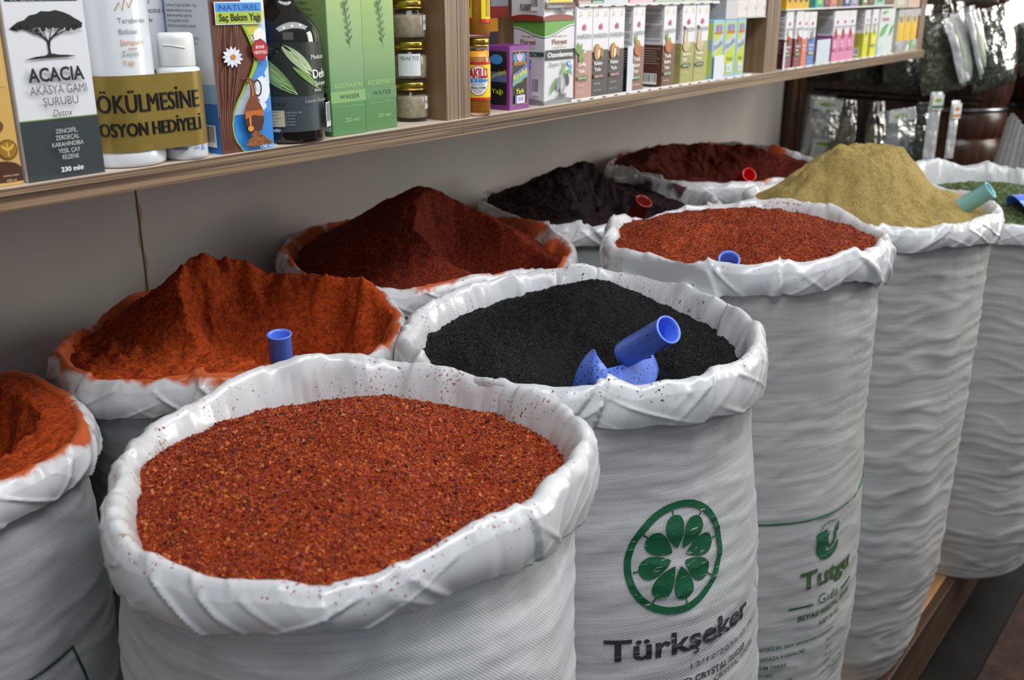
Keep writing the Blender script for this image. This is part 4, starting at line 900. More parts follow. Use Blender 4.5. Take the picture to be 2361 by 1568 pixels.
f.k = 70; f.text('100 ml℮', 39.5, 1.6, 3.4, '#e8f0f6', u1=58.5)
l.rect(0, 0, 65, 45, '#2f74c0'); l.poly([(0, 45), (65, 45), (65, 62), (40, 70), (0, 62)], '#8fb7dc'); l.rect(0, 62, 65, 150, '#d9dfe4')
l.para(['Kullanım: Doğal Saç Bakım Yağı', 'haftada minimum 2 kez saç', 'diplerine parmak uçları ile', 'masaj yapılarak sürülür.', 'doğal pansumanlarda kullanılır'], 3, 62, 132, 2.6, 4.4, '#5a6270')
l.para(['İçerik: Zeytin Yağı, Kanola', 'Yağı, Badem Yağı, Susam', 'Yağı, Çörekotu Yağı'], 10, 62, 104, 2.6, 4.4, '#5a6270'); l.para(['Uyarı: Haricen', 'kullanılır. Serin', 'yerde muhafaza'], 22, 62, 72, 2.6, 5, '#1d2c44'); l.barcode(40, 6, 61, 26, seed=3); l.rect(0, 40, 1.2, 150, '#2c4f9a'); fin()
f, l, fin = carton('white shampoo carton with dark plum lettering behind the two banded bottles', .545, .858, .045, .04, .155, '#dfe2e6')
f.para(['SARIMSAK', 'DÖKÜLMESİNE KARŞI', 'ŞAMPUAN'], 2, 43, 135, 3.4, 8, '#5c2a3a'); l.text('Sarımsak', 8, 128, 5, '#5c2a3a', bold=.03); l.text('DÖKÜLMESİNE KARŞI', 4, 118, 3.4, '#5c2a3a'); l.text('ŞAMPUANI', 12, 110, 3.4, '#5c2a3a'); fin()
# laurel shampoo
t = empty('shampoo_bottle', (.6816, .8129, ZS), 'big dark shampoo bottle with laurel leaves on its label', 'bottle')
M_DB = flat('#1c1a18', .10, 0, .6)
b = MB(); b.lathe([(.031, 0), (.0348, .0015), (.0357, .005), (.0357, .097), (.0350, .103), (.0325, .110), (.027, .118), (.020, .1245), (.0145, .130), (.0125, .136), (.0122, .150)], M_DB, 64); b.build('bottle', t)
b = MB(); b.lathe([(.0135, .150), (.014, .151), (.014, .170), (.012, .172)], flat('#141414', .3), 32); b.build('cap', t)
b = MB(); b_r = .0359; f = cylf(b, b_r, 0, math.radians(-36)); f.step = .00012; f.cut = 3
f.rect(-60, 12, 60, 96, '#3e474c'); f.rect(-60, 46, 60, 96, '#262c26')
for x0, y0, x1, y1, w, c in ((-58, 100, -8, 88, 9, '#84a05f'), (-6, 96, 30, 62, 11, '#b4c79a'), (-40, 88, 8, 47, 16, '#7fa35f'), (-38, 86, 6, 49, 9, '#96b878'), (4, 74, 36, 50, 6, '#7fa05a'), (-62, 84, -38, 46, 12, '#5f7f48')):
    f.leaf(x0, max(47, min(95, y0)), x1, max(47, min(95, y1)), w * .55, c)
f.line([(-58, 92), (-30, 91), (-9, 88)], .8, '#b9cf98'); f.line([(-38, 86), (-14, 70), (7, 48)], 1.0, '#c3d8a6')
f.line([(-24, 90), (-16, 84), (-8, 92), (-4, 95)], 3, '#1d1f1a')
f.text('Medicinal', 24, 80, 4.4, '#e6ebe6'); f.text('Defne', 25, 62, 8.5, '#f0f4ee', bold=.01); f.text('Şampuanı', 27, 55, 4.5, '#dfe6df'); f.text('Bitkisel', 26, 49.5, 2.6, '#dfe6df')
f.text('Laurel Shampoo', 14, 39.5, 3.6, '#a9b2b4', shear=.3); f.rect(-30, 17.5, -6, 33, '#c9c0a0'); f.para(['Paraben içermez', 'Silikon içermez', 'Boyar madde içermez', 'Alkol içermez', 'Doğal içerik'], -29, -7, 32.5, 1.4, 2.9, '#4a4838', 'C')
f.para(['Doğal Defne Yağı', 'A Vitamini', 'E Vitamini', 'B Vitamini', 'D Vitamini'], -5, 20, 32, 1.5, 2.9, '#aab2b4'); f.text('400 ml℮', -27, 12.8, 3.6, '#e9ecea', bold=.02)
r_ = random.Random(2)
for k in range(26): f.k = 45; f.rect(-36 + k * 1.25, 36.5 + r_.random() * 1.5, -36 + k * 1.25 + .8, 39.5 + r_.random() * 2, '#23282b')
f.barcode(36, 14, 56, 38, '#d5d5d5', seed=8); b.build('bottle_label', t)
# rosemary water
M_ROS = gradient_mat('rosemary carton green', [(0, '#4f7f4c'), (.22, '#5b8c56'), (.45, '#7da070'), (.75, '#93b274'), (1, '#a4c070')], 0, .150, .38)
M_ROS2 = gradient_mat('rosemary carton green right', [(0, '#4c7d49'), (.25, '#578850'), (.5, '#7ba066'), (.8, '#8fb066'), (1, '#a0be66')], 0, .150, .38)
for k, (x0, y0, wd, mt, w1, w2, lab) in enumerate(((.7201, .7915, .0482, M_ROS, 'ROSMARIN', 'WASSER', 'green rosemary water carton with the pale band, next to the dark laurel bottle'), (.7704, .7945, .0478, M_ROS2, 'ROSEMARY', 'WATER', 'green rosemary water carton next to the small gold lidded jars'))):
    f, l, fin = carton(lab, x0, y0, wd, .055, .150, mt, group='green rosemary water cartons'); q = wd * 1000
    f.rect(0, 33.5, q, 44.8, '#84b06c' if k == 0 else '#5f8f5a'); f.text(w1, 6, 48, 5, '#a8cc84', u1=q - 4.5, sp=1.05); f.text(w2, 12, 36.8, 4.8, '#2c4a34', u1=q - 8.5, sp=1.05)
    f.text('Rosmarinus Officinalis', 7.5, 28, 2.6, '#8db57c', u1=q - 3); f.text('250 ml℮', 17, 13.2, 4.4, '#a9d084', u1=q - 10, shear=.12)
    st = [(30, 86), (28.5, 96), (27.5, 108), (26, 118), (24.5, 126), (24.2, 132)]; f.line(st, .45, '#3d5a44')
    for j in range(12):
        v = 91 + j * 3.4; x = np.interp(v, [p[1] for p in st], [p[0] for p in st]); s = 1 if j % 2 else -1; f.leaf(x, v, x + s * 4.6, v + 5.5, .75, '#46654a')
    for dx_, dv in ((-2, 130), (1.5, 131), (4.5, 124)): f.leaf(24.5, dv - 3, 24.5 + dx_, dv + 3.5, 1, '#4d6c4e')
    if k == 0:
        l.barcode(31, 5, 53, 24, '#dcdcdc', seed=4); l.barcode(34, 30, 50, 44, '#3a5a3a', '#1b2c1c', 9, 6); l.rect(36, 50, 52, 66, '#5f9355')
        l.para(['Rosmarinus Officinalis', 'Gebrauch: täglich morgens', 'und abends ein Glas Wasser', 'mit einem Löffel mischen.', 'Kühl und trocken lagern.', 'Vor Licht schützen.', '', 'Usage: once or twice a day', 'mix with a glass of water.'], 2, 52, 132, 2.2, 5.6, '#2c4f30')
    fin()
# little jars of white powder
def jar(loc, r, h, lid_h, label, content, body_top=.80, group=None, paint=None, lid=M_GOLD):
    t = empty('glass_jar', loc, label, 'jar', group); hb = h - lid_h
    b = MB(); b.lathe([(r * .86, 0), (r * .97, .001), (r, .004), (r, hb * .72), (r * .96, hb * .82), (r * .82, hb * .93), (r * .80, hb - .0005)], M_GLASS, 48); gl_ = b.build('glass', t)
    b = MB(); b.lathe([(r * .84, .0042), (r * .945, .0055), (r * .955, hb * .70), (r * .90, hb * body_top), (.0005, hb * body_top + .0008)], content, 40); o = b.build('contents', t)
    b = MB(); k = 48; pr = [(r * .90, hb - .0004), (r * .93, hb), (r * .93, h - .0012), (r * .90, h)]; b.lathe(pr, lid, k); b.lathe([(r * .945, hb + .0003), (r * .945, hb + .0012), (r * .93, hb + .0014)], lid, k, caps=False); b.build('lid', t)
    if paint:
        b = MB(); f = cylf(b, r + .00015, 0, 0); f.cut = 2; paint(f); b.build('jar_label', gl_)
    return t
M_POW = noise_mat('off white powder', [(.35, '#c9b897'), (.65, '#e9dcc4')], (140, 140, 140), 6, .9, .3)
def lab(txt, u0, u1, v0, v1, tu): 
    def p(f): f.rect(u0, v0, u1, v1, '#e9ebee', rough=.6); f.text(txt, tu, (v0 + v1) / 2 + (1.5 if 'TOZ' in txt else -2), 4.6, '#23262c', u1=min(u1 - 1, tu + 14))
    return p
PHc = .0186
for k, (txt, u0, u1, v0, v1, tu, lb) in enumerate((('MİSVAK', 2, 24, 14, 28, 2.5, 'small gold lidded jar of pale powder at the foot of the stack of three'), ('MİSVAK TOZ', -30, -3, 7, 31, -27, 'middle small jar of the stack with a big white paper label'), ('MİSVAK', 3, 24, 12, 28, 3.5, 'topmost small gold lidded jar of the stack beside the upright'))):
    def p(f, a=(txt, u0, u1, v0, v1, tu)):
        f.rect(a[1], a[3], a[2], a[4], '#e4e6ea', rough=.6); f.text(a[0], a[5], (a[3] + a[4]) / 2 + (5 if 'TOZ' in a[0] else -2), 4.4, '#23262c', u1=a[2] - 2)
    jar((.8712, .8225, ZS + .0440 * k + .0002), .0186, .0437, .0085, lb, M_POW, .78, 'small jars of pale powder', p)
# yellow cream jars
M_CREAM = noise_mat('yellow cream', [(.3, '#d98a12'), (.7, '#efad2c')], (60, 60, 60), 3, .35, .05)
def akilli(f):
    f.rect(-40, 20, 40, 62.5, '#f3d61c'); f.rect(-40, 59.5, 40, 62.5, '#cf2a24'); f.rect(-40, 19, 40, 22, '#cf2a24')
    c = math.radians(-48) * 14.9; f.ell(c, 41.5, 13.2, 17.5, '#c42a26'); f.ell(c, 41.5, 12.4, 16.7, '#efeff0')
    f.text('AKILLI', c - 11.5, 45, 10.5, '#c8262a', u1=c + 11.5, bold=.05); f.text('KREM', c - 9, 39.6, 4.3, '#2a8fd8', u1=c + 9, bold=.05); f.text('%100 DOĞAL', c - 7.5, 36, 2.2, '#3a4048', u1=c + 7.5); f.text('MASAJ KREMİ', c - 8.4, 32.4, 2.3, '#3a4048', u1=c + 8.4, bold=.02); f.text('Masaj Yaparak', c - 6, 29.6, 1.7, '#3a4048', u1=c + 6); f.text('Sürünüz', c - 3.5, 27.4, 1.6, '#3a4048', u1=c + 3.5); f.leaf(c - 12, 41, c - 9.5, 43, .9, '#3f7f3a'); f.leaf(c + 9.5, 41, c + 12, 43, .9, '#3f7f3a')
jar((.9572, .7945, ZS), .0149, .0888, .0085, 'yellow cream jar with round red and white label, standing on the shelf', M_CREAM, .93, 'yellow cream jars', akilli)
def akilli2(f):
    c = math.radians(-48) * 14.9
    f.rect(c - 16, 22, c - 7, 70, '#f2d818'); f.rect(c + 4, 20, c + 22, 70, '#f2d818'); f.rect(c - 16, 18.5, c - 7, 23, '#cf2a24'); f.rect(c + 4, 17.5, c + 22, 21.5, '#cf2a24')
    for i in range(5): f.rect(c + 10 + i * 1.6, 24, c + 10.7 + i * 1.6, 60, '#8a7a1c')
    f.rect(c - 9, 34, c - 8, 60, '#8a7a1c')
jar((.9572, .7945, ZS + .0891), .0149, .0888, .0085, 'yellow cream jar stacked on top of another, cut by the picture top', M_CREAM, .93, 'yellow cream jars', akilli2)

# ---- cartons with a lotus mark
def karden(f, w, h, bot, lines, tagc=None, tagt='', pic=None, split=.52, gold=True):
    s = h / 120.; k = w / 38.
    f.rect(0, 0, w, h * split - 1, bot); f.poly([(0, h * split - 1), (w, h * split - 1), (w, h * split + 1.5), (w * .75, h * split + 1), (w * .6, h * split - 1)], bot); f.rect(w * .6, h * split + .6, w, h * split + 1.5, '#b49a4a')
    if gold:
        for a in (.15, .68): f.line([(w * a, 107 * s), (w * a + 2 * k, 110 * s), (w * a + 4 * k, 108 * s), (w * a + 5 * k, 112 * s), (w * a + 7 * k, 109 * s)], 1.0 * k, '#d8b968'); f.line([(w * a, 113 * s), (w * a + 6 * k, 114.5 * s)], .8 * k, '#d8b968')
    for dx_, dy_ in ((-5, 3), (5, 3), (-3, 6), (3, 6), (0, 8)): f.leaf(w * .47, 92 * s, w * .47 + dx_ * k, (92 + dy_) * s, 1.7 * k, '#c94f80')
    f.line([(w * .47 - 4 * k, 91.5 * s), (w * .47 + 4 * k, 91.5 * s)], .8 * k, '#5a8a4a')
    f.text('KARDEN', w * .06, 80 * s, 6 * s, '#55565c', u1=w * .90, sp=1.1)
    if pic == 'cacao':
        f.ell(9 * k, 61 * s, 7 * k, 11 * s, '#8a5a1c', rot=-.15); f.ell(11 * k, 61 * s, 6 * k, 10 * s, '#d39b3a', rot=-.15); f.ell(13 * k, 59 * s, 4.2 * k, 8 * s, '#6e4420', rot=-.1); f.ell(13 * k, 59 * s, 3 * k, 6.5 * s, '#e2d2c2', rot=-.1); f.ell(20 * k, 60 * s, 4 * k, 7 * s, '#a5712e', rot=.2)
    if pic == 'leaf':
        for a in (100, 60, 20, -30, -75, 140): f.leaf(6 * k, 60 * s, (6 + 13 * math.cos(math.radians(a))) * k, (60 + 17 * math.sin(math.radians(a))) * s, 3 * k, '#6f9a45' if a % 40 else '#557f38')
    if pic == 'almond':
        f.leaf(7 * k, 68 * s, 5 * k, 82 * s, 2 * k, '#4f8a3a'); f.leaf(9 * k, 68 * s, 12 * k, 84 * s, 2 * k, '#5f9a44'); f.ell(15 * k, 67 * s, 7 * k, 6 * s, '#b58a4e', rot=.5); f.ell(11 * k, 60 * s, 6.5 * k, 8 * s, '#a57438'); f.ell(16 * k, 57 * s, 5 * k, 6.5 * s, '#c26a30', rot=.4); f.ell(22 * k, 60 * s, 4 * k, 6 * s, '#b85f2c')
    if pic == 'seed':
        f.line([(3 * k, 88 * s), (9 * k, 85 * s), (13 * k, 78 * s), (14 * k, 66 * s)], 3 * k, '#4a3424'); f.ell(9 * k, 70 * s, 5 * k, 13 * s, '#cdbd98'); f.ell(12 * k, 58 * s, 9 * k, 8 * s, '#c4b48e'); f.ell(18 * k, 60 * s, 6 * k, 5 * s, '#c9ba96')
    if pic == 'berry':
        f.leaf(12 * k, 66 * s, 8 * k, 82 * s, 2.5 * k, '#4f8a3a'); f.ell(15 * k, 64 * s, 5 * k, 5 * s, '#c8302a'); f.ell(21 * k, 61 * s, 5.5 * k, 5.5 * s, '#b52424'); f.leaf(14 * k, 56 * s, 24 * k, 52 * s, 2.5 * k, '#4f8a3a')
    if pic == 'melon':
        f.poly([(5 * k, 56 * s), (20 * k, 56 * s), (20 * k, 64 * s), (13 * k, 78 * s), (9 * k, 80 * s), (6 * k, 68 * s)], '#c2203e'); f.rect(5 * k, 55 * s, 21 * k, 57 * s, '#5f9a44')
    if pic == 'flower':
        f.leaf(14 * k, 58 * s, 10 * k, 84 * s, 2.4 * k, '#c9a81e'); f.leaf(16 * k, 60 * s, 22 * k, 86 * s, 2.6 * k, '#d8b828'); f.leaf(12 * k, 56 * s, 22 * k, 66 * s, 2.4 * k, '#4f8a3a')
    if pic == 'herb':
        f.line([(12 * k, 50 * s), (18 * k, 78 * s)], 1.2 * k, '#4a5a4a')
        for q in range(5): f.leaf((13 + q) * k, (54 + 5 * q) * s, (6 + q) * k, (62 + 5 * q) * s, 1.4 * k, '#5a6e5e'); f.leaf((13 + q) * k, (54 + 5 * q) * s, (22 + q) * k, (60 + 5 * q) * s, 1.4 * k, '#5a6e5e')
    y = 44
    for t in lines: f.text(t, w * .07, y * s, 5.2 * s, '#efe9e2', bold=.02, u1=w * (.07 + min(.70, .10 * len(t)))); y -= 8.5
    if tagc: f.rect(w * .05, (y - 1) * s, w * .68, (y + 4.6) * s, tagc); f.text(tagt, w * .1, (y + .6) * s, 2.4 * s, '#e6e0d4', u1=w * .6, bold=.02)
    f.text('bitkisel bakım', w * .06, (y - 9) * s, 2.2 * s, '#d8cfc6'); f.text('50 ml / 1.7 fl oz', w * .06, 9 * s, 2.0 * s, '#d8cfc6')
def side(l, d, h, bot, seed=1, arabic=False, split=.52, dark=None):
    l.rect(0, 0, d, h * split, bot); r = random.Random(seed)
    top = h * .95
    for i in range(int(h * .40 / 2.6)):
        if r.random() < .16: continue
        l.rect(d * .05, top - 2.6 * i - 1.1, d * r.uniform(.80, .95), top - 2.6 * i, '#8a8b90')
    for i in range(int(h * split * .45 / 3.6)): l.rect(d * .08, h * split - 6 - 3.6 * i, d * r.uniform(.7, .93), h * split - 4.8 - 3.6 * i, '#a08c80')
# display tray under the lotus cartons
t = empty('display_tray', (0, 0, ZS), 'torn white cardboard display tray under the lotus cartons between the uprights', 'tray')
b = MB(); b.box(1.142, .7865, .0003, 1.690, .86, .0014, M_CARD); b.box(1.142, .7858, .0003, 1.690, .7866, .0035, M_CARD)
for i in range(17): b.box(1.155 + i * .031, .7853, .0002, 1.163 + i * .031, .7859, .0016, flat('#4a3a2c', .8))
b.build('tray_floor', t)
for x0, x1, h, st in ((1.2795, 1.2935, .066, .006), (1.5465, 1.5805, .040, .005)):
    b = MB(); b.box(x0, .7852, .0014, x1, .7860, h, flat('#d3dae2', .5)); b.box(x1, .7852, h * .3, x1 + st * .5, .7860, h * .62, flat('#d3dae2', .5)); b.build('torn_flap', t)
GK = 'lotus mark oil cartons in the white tray'
def kbox(x0, x1, h, d, bot, lines, tagc, tagt, pic, lab_, z=.0015, y=.789, side_=None, group=GK):
    w = x1 - x0; f, l, fin = carton(lab_, x0, y, w, d, h, '#dfdfe2', group=group, z=z); karden(f, w * 1000, h * 1000, bot, lines, tagc, tagt, pic)
    side(l, d * 1000, h * 1000, side_ or bot, int(x0 * 1000)); 
    if d > .03: l.barcode(d * 1000 * .12, 4, d * 1000 * .8, 20, seed=int(x0 * 900))
    return fin()
kbox(1.1545, 1.1930, .1185, .026, '#b58d80', ['Sığla', 'Yağı'], '#5a7d3a', 'SIĞLA YAĞI', 'leaf', 'lotus carton with dusty pink lower half and green leaves')
kbox(1.1940, 1.2335, .1185, .034, '#4c4a4b', ['Kakao', 'Yağı'], '#6e4438', 'KAKAO YAĞI', 'cacao', 'dark grey cocoa oil carton beside the dusty pink one')
kbox(1.2345, 1.2745, .1185, .034, '#4c4a4b', ['Kakao', 'Yağı'], '#6e4438', 'KAKAO YAĞI', 'cacao', 'dark grey cocoa oil carton beside the torn white flap')
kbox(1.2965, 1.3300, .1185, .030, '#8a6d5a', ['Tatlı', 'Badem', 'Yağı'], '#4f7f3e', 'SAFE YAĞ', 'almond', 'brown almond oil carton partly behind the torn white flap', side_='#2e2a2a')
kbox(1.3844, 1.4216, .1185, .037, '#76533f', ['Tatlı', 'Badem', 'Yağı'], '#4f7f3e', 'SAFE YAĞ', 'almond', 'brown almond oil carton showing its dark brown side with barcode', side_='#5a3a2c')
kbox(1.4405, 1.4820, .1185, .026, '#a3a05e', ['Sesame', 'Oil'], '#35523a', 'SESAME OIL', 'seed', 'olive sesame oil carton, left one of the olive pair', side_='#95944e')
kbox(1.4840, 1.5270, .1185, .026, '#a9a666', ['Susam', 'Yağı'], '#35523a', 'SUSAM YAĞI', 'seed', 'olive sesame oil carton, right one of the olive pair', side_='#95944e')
def hazel(x0, x1, lab_, d=.028, z=.0015, h=.0935):
    w = x1 - x0; q = w * 1000; H = h * 1000; f, l, fin = carton(lab_, x0, .789, w, d, h, '#8fbdd6', group='blue and lime hazelnut oil cartons', z=z)
    f.rect(3, 6, q - 3, H - 5, '#b9c92c'); f.poly([(3, H * .42), (q - 3, H * .58), (q - 3, H * .78), (3, H * .62)], '#b9c4c6'); f.text('Fındık', 5, H * .48, 9, '#5d6f78', u1=q - 4, bold=.03, skew=.35)
    f.ell(q * .38, H - 13, q * .17, 6, '#4a86c8'); f.ell(q * .64, H - 13, q * .17, 6, '#4a86c8'); f.leaf(q * .5, H - 19, q * .5, H - 7, q * .09, '#d96a86'); f.rect(q * .16, H - 22, q * .84, H - 18.5, '#c85f28'); f.text('Yağı', q * .25, H * .30, 6, '#7d8f2c', u1=q * .75, bold=.02); f.rect(q * .25, 9, q * .72, 24, '#c9d3e2'); f.text('℮', q * .4, 12, 8, '#4a5a9a')
    l.rect(2, 6, d * 1000 - 2, H - 5, '#c4d22e'); l.rect(2, H * .5, d * 1000 - 2, H * .68, '#9fb4b8'); fin()
hazel(1.5435, 1.5830, 'blue and lime hazelnut oil carton half behind a white flap'); hazel(1.5845, 1.6285, 'blue and lime hazelnut oil carton with a small emblem, middle of three'); hazel(1.6300, 1.6625, 'blue and lime hazelnut oil carton next to the empty compartment corner')
# beige lotus cartons behind the cream jar
kbox(.9555, 1.0000, .1185, .04, '#a9814f', ['Badem', 'Yağı'], '#7d5a34', 'YAĞ', 'almond', 'white and tan lotus carton behind the cream jars', z=0, y=.812, group='tan lotus cartons')
f, l, fin = carton('tan carton lying on top of another behind the cream jars', .9535, .815, .046, .04, .07, '#8a6647', z=.1192, group='tan lotus cartons'); f.text('Krem', 8, 10, 6, '#d8c4ac', shear=.3); f.rect(38, 0, 46, 70, '#c9ced6'); fin()
# black seed oil
f, l, fin = carton('small purple and black carton with yellow lettering leaning by the olive carton', 1.0155, .7925, .0415, .038, .0775, '#7a2f86')
f.rect(5, 6, 37, 71, '#b39a52'); f.rect(5.7, 6.7, 36.3, 70.3, '#151316'); f.ell(14, 63, 6.2, 5, '#3f8fd0'); f.ell(27, 63, 6.2, 5, '#3f8fd0'); f.leaf(20.5, 57, 20.5, 70, 3.4, '#d9a8bc'); f.leaf(20.5, 58, 14.5, 68, 2.4, '#d9b8c4'); f.leaf(20.5, 58, 26.5, 68, 2.4, '#d9b8c4'); f.rect(8, 54, 33, 57.8, '#d08a22'); f.text('KARDEN', 10, 54.6, 2.4, '#3a2210', u1=31, bold=.03)
f.poly([(5.7, 34), (36.3, 46), (36.3, 57), (30, 53), (5.7, 43)], '#5a6aa0'); f.poly([(5.7, 34), (36.3, 46), (36.3, 40), (5.7, 28.5)], '#6aa8a0'); f.text('Karabaş', 7, 35.5, 7, '#dfe23a', u1=35, bold=.02, skew=.36, shear=.2); f.text('Otu', 18, 32, 3.6, '#cfe04a', shear=.2, skew=.3)
f.text('Yağı', 12, 19.5, 6.2, '#d9e02a', u1=28, bold=.02, shear=.2); f.rect(10, 7.5, 30, 17.5, '#d6d9e8'); f.rect(10, 7.5, 14, 17.5, '#6f7ac0'); f.ell(19, 13, 2, 2.4, '#b98a9a'); f.ell(24.5, 13, 2, 2.4, '#8aa0c0')
l.rect(4, 6, 34, 71, '#151316'); l.rect(4, 34, 34, 46, '#5a6aa0'); l.text('Karabaş', 6, 37, 6, '#dfe23a', u1=33, skew=.3); l.ell(18, 61, 10, 6, '#3f8fd0'); l.text('Yağı', 10, 20, 6, '#d9e02a', u1=28); fin()
f, l, fin = carton('dark carton with an orange top edge standing behind the purple one', 1.0245, .845, .035, .03, .108, '#3c3436'); f.rect(0, 92, 35, 108, '#c98a22'); l.rect(0, 92, 30, 108, '#c98a22'); l.rect(0, 60, 30, 84, '#9aa4ac'); fin()
# ozonised olive oil
def florest(x0, y0, z, w, d, h, top, lab_, low=False):
    f, l, fin = carton(lab_, x0, y0, w, d, h, '#d9dbdd', z=z, group='olive oil cartons with a draped coloured top'); q, H, D = w * 1000, h * 1000, d * 1000
    def drape(F, a, bq, Wd):   # coloured cap that dips towards the shared edge
        P = [(Wd * i / 12, H - 4 - (bq - a) * 0 - (a + (bq - a) * (1 - math.cos(PI * i / 12)) / 2)) for i in range(13)]; F.poly([(0, H), ] + P + [(Wd, H)], top); F.line(P, 1.2, '#e8e8e8'); F.line([(x, y - 1.3) for x, y in P], .9, '#2f6a4a')
    drape(l, 4, 15, D); drape(f, 15, 1, q)
    for F, Wd in ((l, D), (f, q)):
        F.line([(Wd * .25, H - 19), (Wd * .75, H - 19)], .6, '#b8866a'); F.ell(Wd * .5, H - 19, 1.8, 1.3, '#b8866a', 8); F.ell(Wd * .35, H - 19, 1, .9, '#b8866a', 8); F.ell(Wd * .65, H - 19, 1, .9, '#b8866a', 8)
        F.text('Florest', Wd * .24, H - 28.5, 6.2, '#9a5236', u1=Wd * .74, bold=.02); F.line([(Wd * .4, H - 30.5), (Wd * .6, H - 30.5)], .5, '#b8866a'); F.text('Bitkisel Ürünler', Wd * .26, H - 33.6, 1.9, '#a87a64', u1=Wd * .72)
        F.poly([(0, 0), (Wd, 0), (Wd, 5), (Wd * .75, 7.2), (Wd * .5, 7.8), (Wd * .25, 7.2), (0, 5)], '#85888c' if not low else '#8c2f28')
    f.rect(0, H - 48, q, H - 35.5, '#34383a'); f.text('Ozonlanmış', 5, H - 44.5, 6.2, '#ecece8', u1=q - 5, bold=.03); f.text('Zeytin Yağı', 8, H - 56, 5.2, '#6d7276', u1=q * .72)
    for x, y, r_ in ((q * .80, H - 54, 3.6), (q * .88, H - 58, 2.4), (q * .84, H - 63, 2.6), (q * .92, H - 66, 2.0)): f.ell(x, y, r_, r_, '#5aa0d8'); f.ell(x, y, r_ * .6, r_ * .6, '#b9d6ea')
    f.leaf(q * .50, 36, q * .70, 52, 3, '#86b45a'); f.leaf(q * .40, 34, q * .14, 12, 2.6, '#5f9a3c'); f.leaf(q * .62, 38, q * .86, 42, 2.6, '#6aa544'); f.ell(q * .72, 30, 4.5, 8, '#4c4a4e', rot=.15); f.ell(q * .42, 26, 4.5, 9, '#8d8f92', rot=-.2); f.ell(q * .56, 24, 6, 12, '#a5a6aa'); f.ell(q * .54, 26, 2, 7, '#c6c7c9')
    f.text('100 MIX', q * .38, 8.5, 4.6, '#5a5c5e', u1=q * .70, bold=.05)
    l.rect(0, H - 43, D, H - 38, '#2f5a44'); l.text('Ozonlanmış Zeytin Yağı', 4, H - 42, 2.6, '#d6ded8')
    for y in (H - 50, H - 57): l.ell(D * .55, y, 2.4, 2.4, '#4a96d2')
    l.barcode(D * .62, 12, D * .85, 34, seed=9); l.para(['Kullanım:', 'Cilde ince', 'bir tabaka', 'sürünüz.'], D * .4, D * .9, H - 62, 1.8, 3.4, '#777a7e')
    if low: l.text('FLOREST', D * .3, 13, 7, '#5a5c5e', u1=D * .65, bold=.05); f.rect(0, 14, q, 22, '#3a3634'); f.text('Ozonlanmış', 4, 16, 4, '#e4e0dc', u1=q * .6); f.text('Kantaron', q * .62, 16, 3.4, '#e0a08a', u1=q * .96); f.poly([(4, 22), (14, 34), (22, 30), (34, 38), (52, 36), (58, 22)], '#d8c22c'); f.poly([(14, 24), (24, 34), (34, 26), (40, 34), (50, 24)], '#e8d64a'); f.rect(0, 22, 4, 60, '#d9dbdd')
    fin()
florest(1.0860, .7905, 0, .0665, .050, .1045, '#5fa03a', 'white olive oil carton with green top and grey olives, below the red footed one')
florest(1.0840, .7905, .1048, .0645, .052, .1045, '#c8382e', 'white olive oil carton with dark red foot stacked on the green topped one', True)
f, l, fin = carton('dark red and grey carton seen edge on beside the stacked olive oil cartons', 1.0455, .845, .036, .03, .11, '#8d949a', z=.1085); f.rect(0, 0, 36, 14, '#8c2f28'); l.rect(0, 0, 30, 14, '#8c2f28'); l.rect(0, 14, 30, 40, '#4a3a3c'); fin()
# upper tier standing on the lotus cartons
t = empty('display_tray', (0, 0, ZS + .1203), 'white display tray resting on top of the lotus cartons', 'tray')
b = MB(); b.box(1.1575, .7875, 0, 1.555, .83, .0012, M_CARD); b.box(1.1575, .7868, 0, 1.555, .7876, .0045, M_CARD)
for i in range(12): b.box(1.17 + i * .032, .7862, .0, 1.18 + i * .032, .7869, .0012, flat('#4a3a2c', .8))
b.build('tray_floor', t)
GU = 'cartons on the upper tray, mostly above the frame'
for x0, x1, c, lab_ in ((1.158, 1.190, '#9a6e72', 'dusty rose carton foot on the upper tray, nearest the olive oil'), (1.191, 1.219, '#1f7a52', 'deep green carton foot on the upper tray'), (1.220, 1.283, '#b9c8cc', 'pale blue grey carton foot on the upper tray'), (1.286, 1.352, '#d68fa4', 'pink carton foot on the upper tray'), (1.354, 1.440, '#4f7f34', 'leaf green wide carton foot on the upper tray'), (1.441, 1.486, '#8db06a', 'light green carton foot on the upper tray'), (1.487, 1.530, '#7d6a7c', 'greyish purple carton foot on the upper tray')):
    f, l, fin = carton(lab_, x0, .7895, x1 - x0, .032, .10, c, z=.1217, group=GU); q = (x1 - x0) * 1000; f.rect(2, 4, q - 2, 5.2, '#d8d8d4'); f.rect(q * .2, 20, q * .8, 40, '#d8d8d4'); f.text('KARDEN', q * .2, 50, 5, '#f0f0ee', u1=q * .8); fin()
f, l, fin = carton('brown cardboard carton foot above the hazelnut oil', 1.566, .80, .042, .032, .1, '#8a6a48', z=.1255, group=GU); f.rect(4, 30, 38, 70, '#a08060'); fin()
t = empty('display_tray', (0, 0, ZS + .0955), 'grey white display box holding three white cartons above the hazelnut oil', 'tray')
b = MB(); b.box(1.583, .7885, 0, 1.738, .86, .0012, M_CARD); b.build('tray_floor', t); b = MB(); b.box(1.583, .7885, .0012, 1.5842, .86, .0290, flat('#b5b6b8', .6)); b.box(1.5842, .7885, .0012, 1.627, .7895, .0292, flat('#c2c3c5', .6)); b.build('tray_wall', t)
